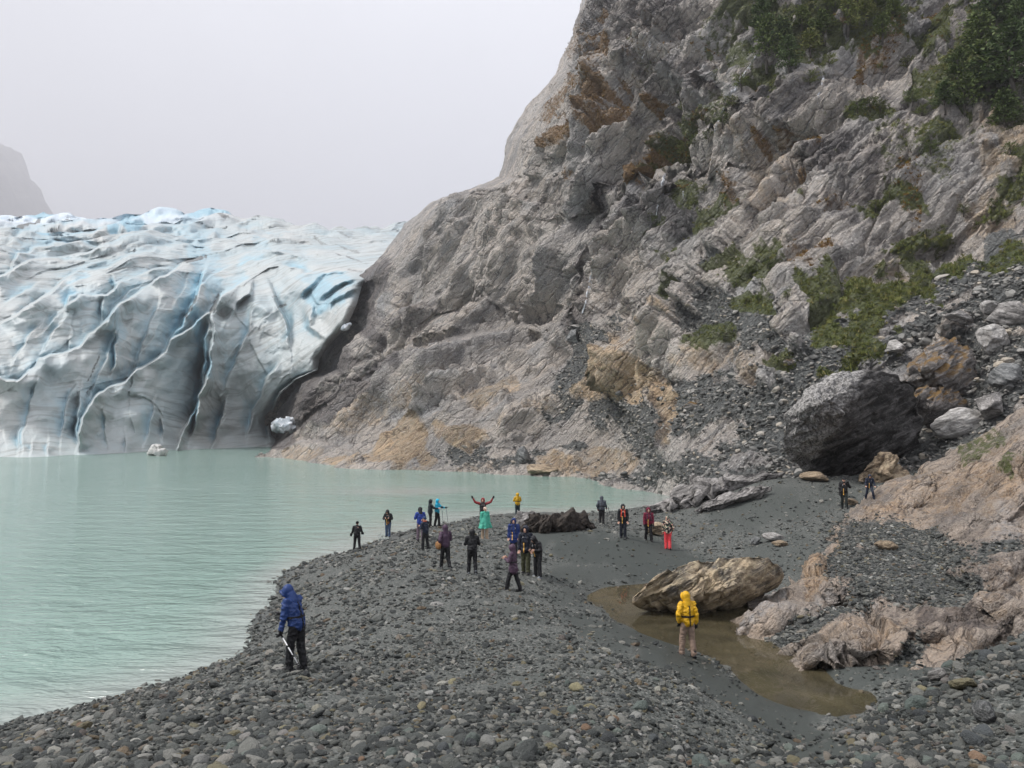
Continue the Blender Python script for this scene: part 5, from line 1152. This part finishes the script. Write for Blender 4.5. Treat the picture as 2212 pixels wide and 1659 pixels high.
p10 = person(1020, 1240, 96, D(8), BLACK, BLACK, 'person in black hooded jacket, back turned, raising a phone at the lake', ('front', 'front'), spread=.13, boots=(.12,.13,.14))
p11 = person(1043, 1140, 64, D(180), (.02,.018,.02), BLACK, 'person with red sleeves and hood throwing both arms up', ('up', 'up'), hoodcol=(.28,.02,.025), sleeves=(.24,.02,.025), gloves=BLACK, vest=(.03,.03,.03))
p12 = person(1047, 1164, 69, D(205), (.07,.40,.29), (.42,.31,.22), 'person in a teal rain poncho with a beige hat and trousers', ('down', 'down'), hood=False, hat=((.55,.42,.34), 'brim'), poncho=.62, boots=(.30,.22,.16))
p13 = person(1118, 1115, 50, D(12), (.62,.36,.015), (.02,.035,.045), 'person in a yellow jacket standing behind the soil mound', ('front', 'front'), belt=True, backstrap=True)
p14 = person(1110, 1202, 82, D(172), (.015,.035,.15), BLACK, 'person in a long blue rain poncho with a lifejacket', ('down', 'down'), coat=.22, vest=(.02,.03,.08), webbing=True, stride=.12)
p15 = person(1136, 1239, 103, D(170), (.014,.018,.032), (.055,.058,.028), 'person in dark jacket and olive trousers facing the camera', ('down', 'down'), vest=(.02,.022,.03), webbing=True, coat=.08)
p16 = person(1162, 1247, 92, D(140), BLACK, BLACK, 'person in black leaning forward and looking down beside olive trousers', ('front', 'front'), lean=.28, nod=.45, boots=(.24,.26,.28), vest=(.02,.02,.022), webbing=True, spread=.15)
p17 = person(1109, 1277, 100, D(72), (.075,.042,.07), BLACK, 'person in a long purple coat walking with a dark belt', ('front', 'front'), coat=.16, belt=True, stride=.20, nod=.2, boots=(.03,.03,.03))
p18 = person(1300, 1132, 60, D(-8), (.06,.068,.085), BLACK, 'person in a grey hooded jacket with trekking poles, back turned', ('pocket', 'out'), belt=True, backstrap=True, yaw=.4, nod=.2, gloves=(.30,.02,.02))
p19 = person(1346, 1162, 73, D(176), (.014,.015,.018), (.014,.017,.026), 'person in black wearing an open red lifejacket', ('down', 'down'), vest=(.62,.075,.04), webbing=True, hoodcol=(.02,.022,.026))
p20 = person(1401, 1168, 71, D(182), (.17,.014,.04), BLACK, 'person in a maroon jacket with a lifejacket strap', ('down', 'down'), vest=(.06,.02,.04), webbing=True, belt=True, spread=.13, gloves=BLACK)
p21 = person(1443, 1187, 72, D(4), (.02,.02,.022), (.80,.07,.085), 'person in a flower-patterned jacket and coral pink trousers', ('down', 'pocket'), jpat='flowers', spread=.085)
p22 = person(1824, 1098, 66, D(165), BLACK, (.016,.022,.02), 'person in black raising a hand to the face on the slope', ('face', 'down'), hat=((.014,.014,.016), 'brim'), hood=False, vest=(.02,.02,.022), webbing=True, stride=.12, gloves=BLACK)
p23 = person(1879, 1078, 54, D(165), NAVY, NAVY, 'person in dark blue climbing down between the tan rocks', ('out', 'out'), lean=.2, nod=.3, vest=(.02,.025,.04), webbing=True, stride=.2, spread=.22, knee=.12)
# things they carry
def gz_(v): return Vector((v.x, v.y, hitz(v.x, v.y)))
def hitz(x, y):
    ok, l, _, _ = ground.ray_cast(Vector((x, y, 60)), Vector((0, 0, -1))); return l.z if ok else float(GF(x, y))
for s, off in ((1, (.10, .25)), (-1, (.16, .10))):
    h = p8['hand'][s]; f = Vector((h.x+off[0], h.y+off[1]*.3, 0)); f.z = hitz(f.x, f.y); pole(h, f, 'trekking pole held by the person in cyan', cloth((.03,.06,.07)), group='poles of the person in cyan')
h = p18['hand'][1]
for off in ((.30, -.10), (.02, -.05)):
    f = Vector((h.x+off[0], h.y+off[1], 0)); f.z = hitz(f.x, f.y); pole(h+Vector((off[0]*.4, 0, 0)), f, 'trekking pole planted by the person in grey', cloth((.04,.045,.05)), group='poles of the person in grey')
def bag(pers, off, size, col, label, name='shoulder_bag', cat='bag'):
    Mw = pers['M']; k = Mw.to_scale().x; r = empty(name, Mw @ Vector(off)); r.rotation_euler = pers['root'].rotation_euler; r.scale = (k,)*3; tag(r, label, cat)
    bm = bmesh.new(); ball(bm, (0, 0, size[2]), size, 3); capsule(bm, (0, -size[1]*.4, size[2]*.5), size[0]*.8, (0, size[1]*.4, size[2]*.5), size[0]*.8, 1, 1)
    link('pouch', fuse('pouch', bm, .018, .006, 3), cloth(col, .7), r)
    V_, F_ = tube([(0, -size[1]*.8, size[2]*1.5), (size[0]*.3, -size[1]*.2, size[2]*2.6), (size[0]*.3, size[1]*.3, size[2]*2.6), (0, size[1]*.8, size[2]*1.5)], [.014]*4); link('handle', py_mesh('handle', V_, F_), cloth((.03,.02,.015)), r)
bag(p9, (-.30, .06, .80), (.10, .20, .17), (.26,.13,.05), 'brown leather bag on the hip of the person in purple')
bag(p4, (-.06, .20, .86), (.07, .07, .09), (.20,.085,.03), 'small brown pouch hanging in front of the blue jeans')
bag(p3, (-.36, .12, .86), (.08, .13, .10), (.012,.012,.014), 'black camera bag held out by the person in black', 'camera_bag')
def gadget(pers, s, name, dims, col, label, lens=False):
    r = empty(name, pers['hand'][s]); r.rotation_euler = pers['root'].rotation_euler; tag(r, label, 'camera' if lens else 'phone')
    bm = bmesh.new(); bmesh.ops.create_cube(bm, size=1); bmesh.ops.scale(bm, vec=dims, verts=bm.verts); bmesh.ops.bevel(bm, geom=bm.edges[:], offset=min(dims)*.25, segments=2); me = bpy.data.meshes.new('case'); bm.to_mesh(me); bm.free(); link('case', me, cloth(col, .3), r)
    if lens:
        V_, F_ = tube([(0, dims[1]*.4, 0), (0, dims[1]*.5+.17, -.05)], [.042, .05], 12); link('lens', py_mesh('lens', V_, F_), cloth((.01,.01,.011), .3), r)
    else:
        bm = bmesh.new(); bmesh.ops.create_cube(bm, size=1); bmesh.ops.scale(bm, vec=(dims[0]*.88, .004, dims[2]*.9), verts=bm.verts); bmesh.ops.translate(bm, vec=(0, -dims[1]/2-.002, 0), verts=bm.verts); me = bpy.data.meshes.new('screen'); bm.to_mesh(me); bm.free(); link('screen', me, cloth((.05,.06,.07), .15), r)
gadget(p3, 1, 'camera', (.15, .09, .11), (.01,.01,.011), 'black camera with a long lens held low by the person in black', True)
gadget(p10, 1, 'phone', (.08, .014, .16), (.012,.012,.014), 'dark phone raised by the person in black')
gadget(p6, 1, 'phone', (.08, .014, .16), (.03,.03,.034), 'phone held up by the person with the orange scarf')
# ================================================================== HAZE
bm = bmesh.new(); bmesh.ops.create_cube(bm, size=1)
bmesh.ops.scale(bm, vec=(7600, 6000, 2260), verts=bm.verts); bmesh.ops.translate(bm, vec=(-2700, 2900, 2260/2-60), verts=bm.verts)
me = bpy.data.meshes.new('haze'); bm.to_mesh(me); bm.free()
hm = M('haze_air'); hm.t.nodes.remove(hm.b)
pv = hm.n('ShaderNodeVolumePrincipled'); pv.inputs['Color'].default_value = (.93,.93,.97,1); pv.inputs['Density'].default_value = .00024; pv.inputs['Anisotropy'].default_value = .2
on = [n for n in hm.t.nodes if n.type == 'OUTPUT_MATERIAL'][0]; hm.t.links.new(pv.outputs[0], on.inputs['Volume'])
haze = tag(link('haze', me, hm.m), kind='stuff')
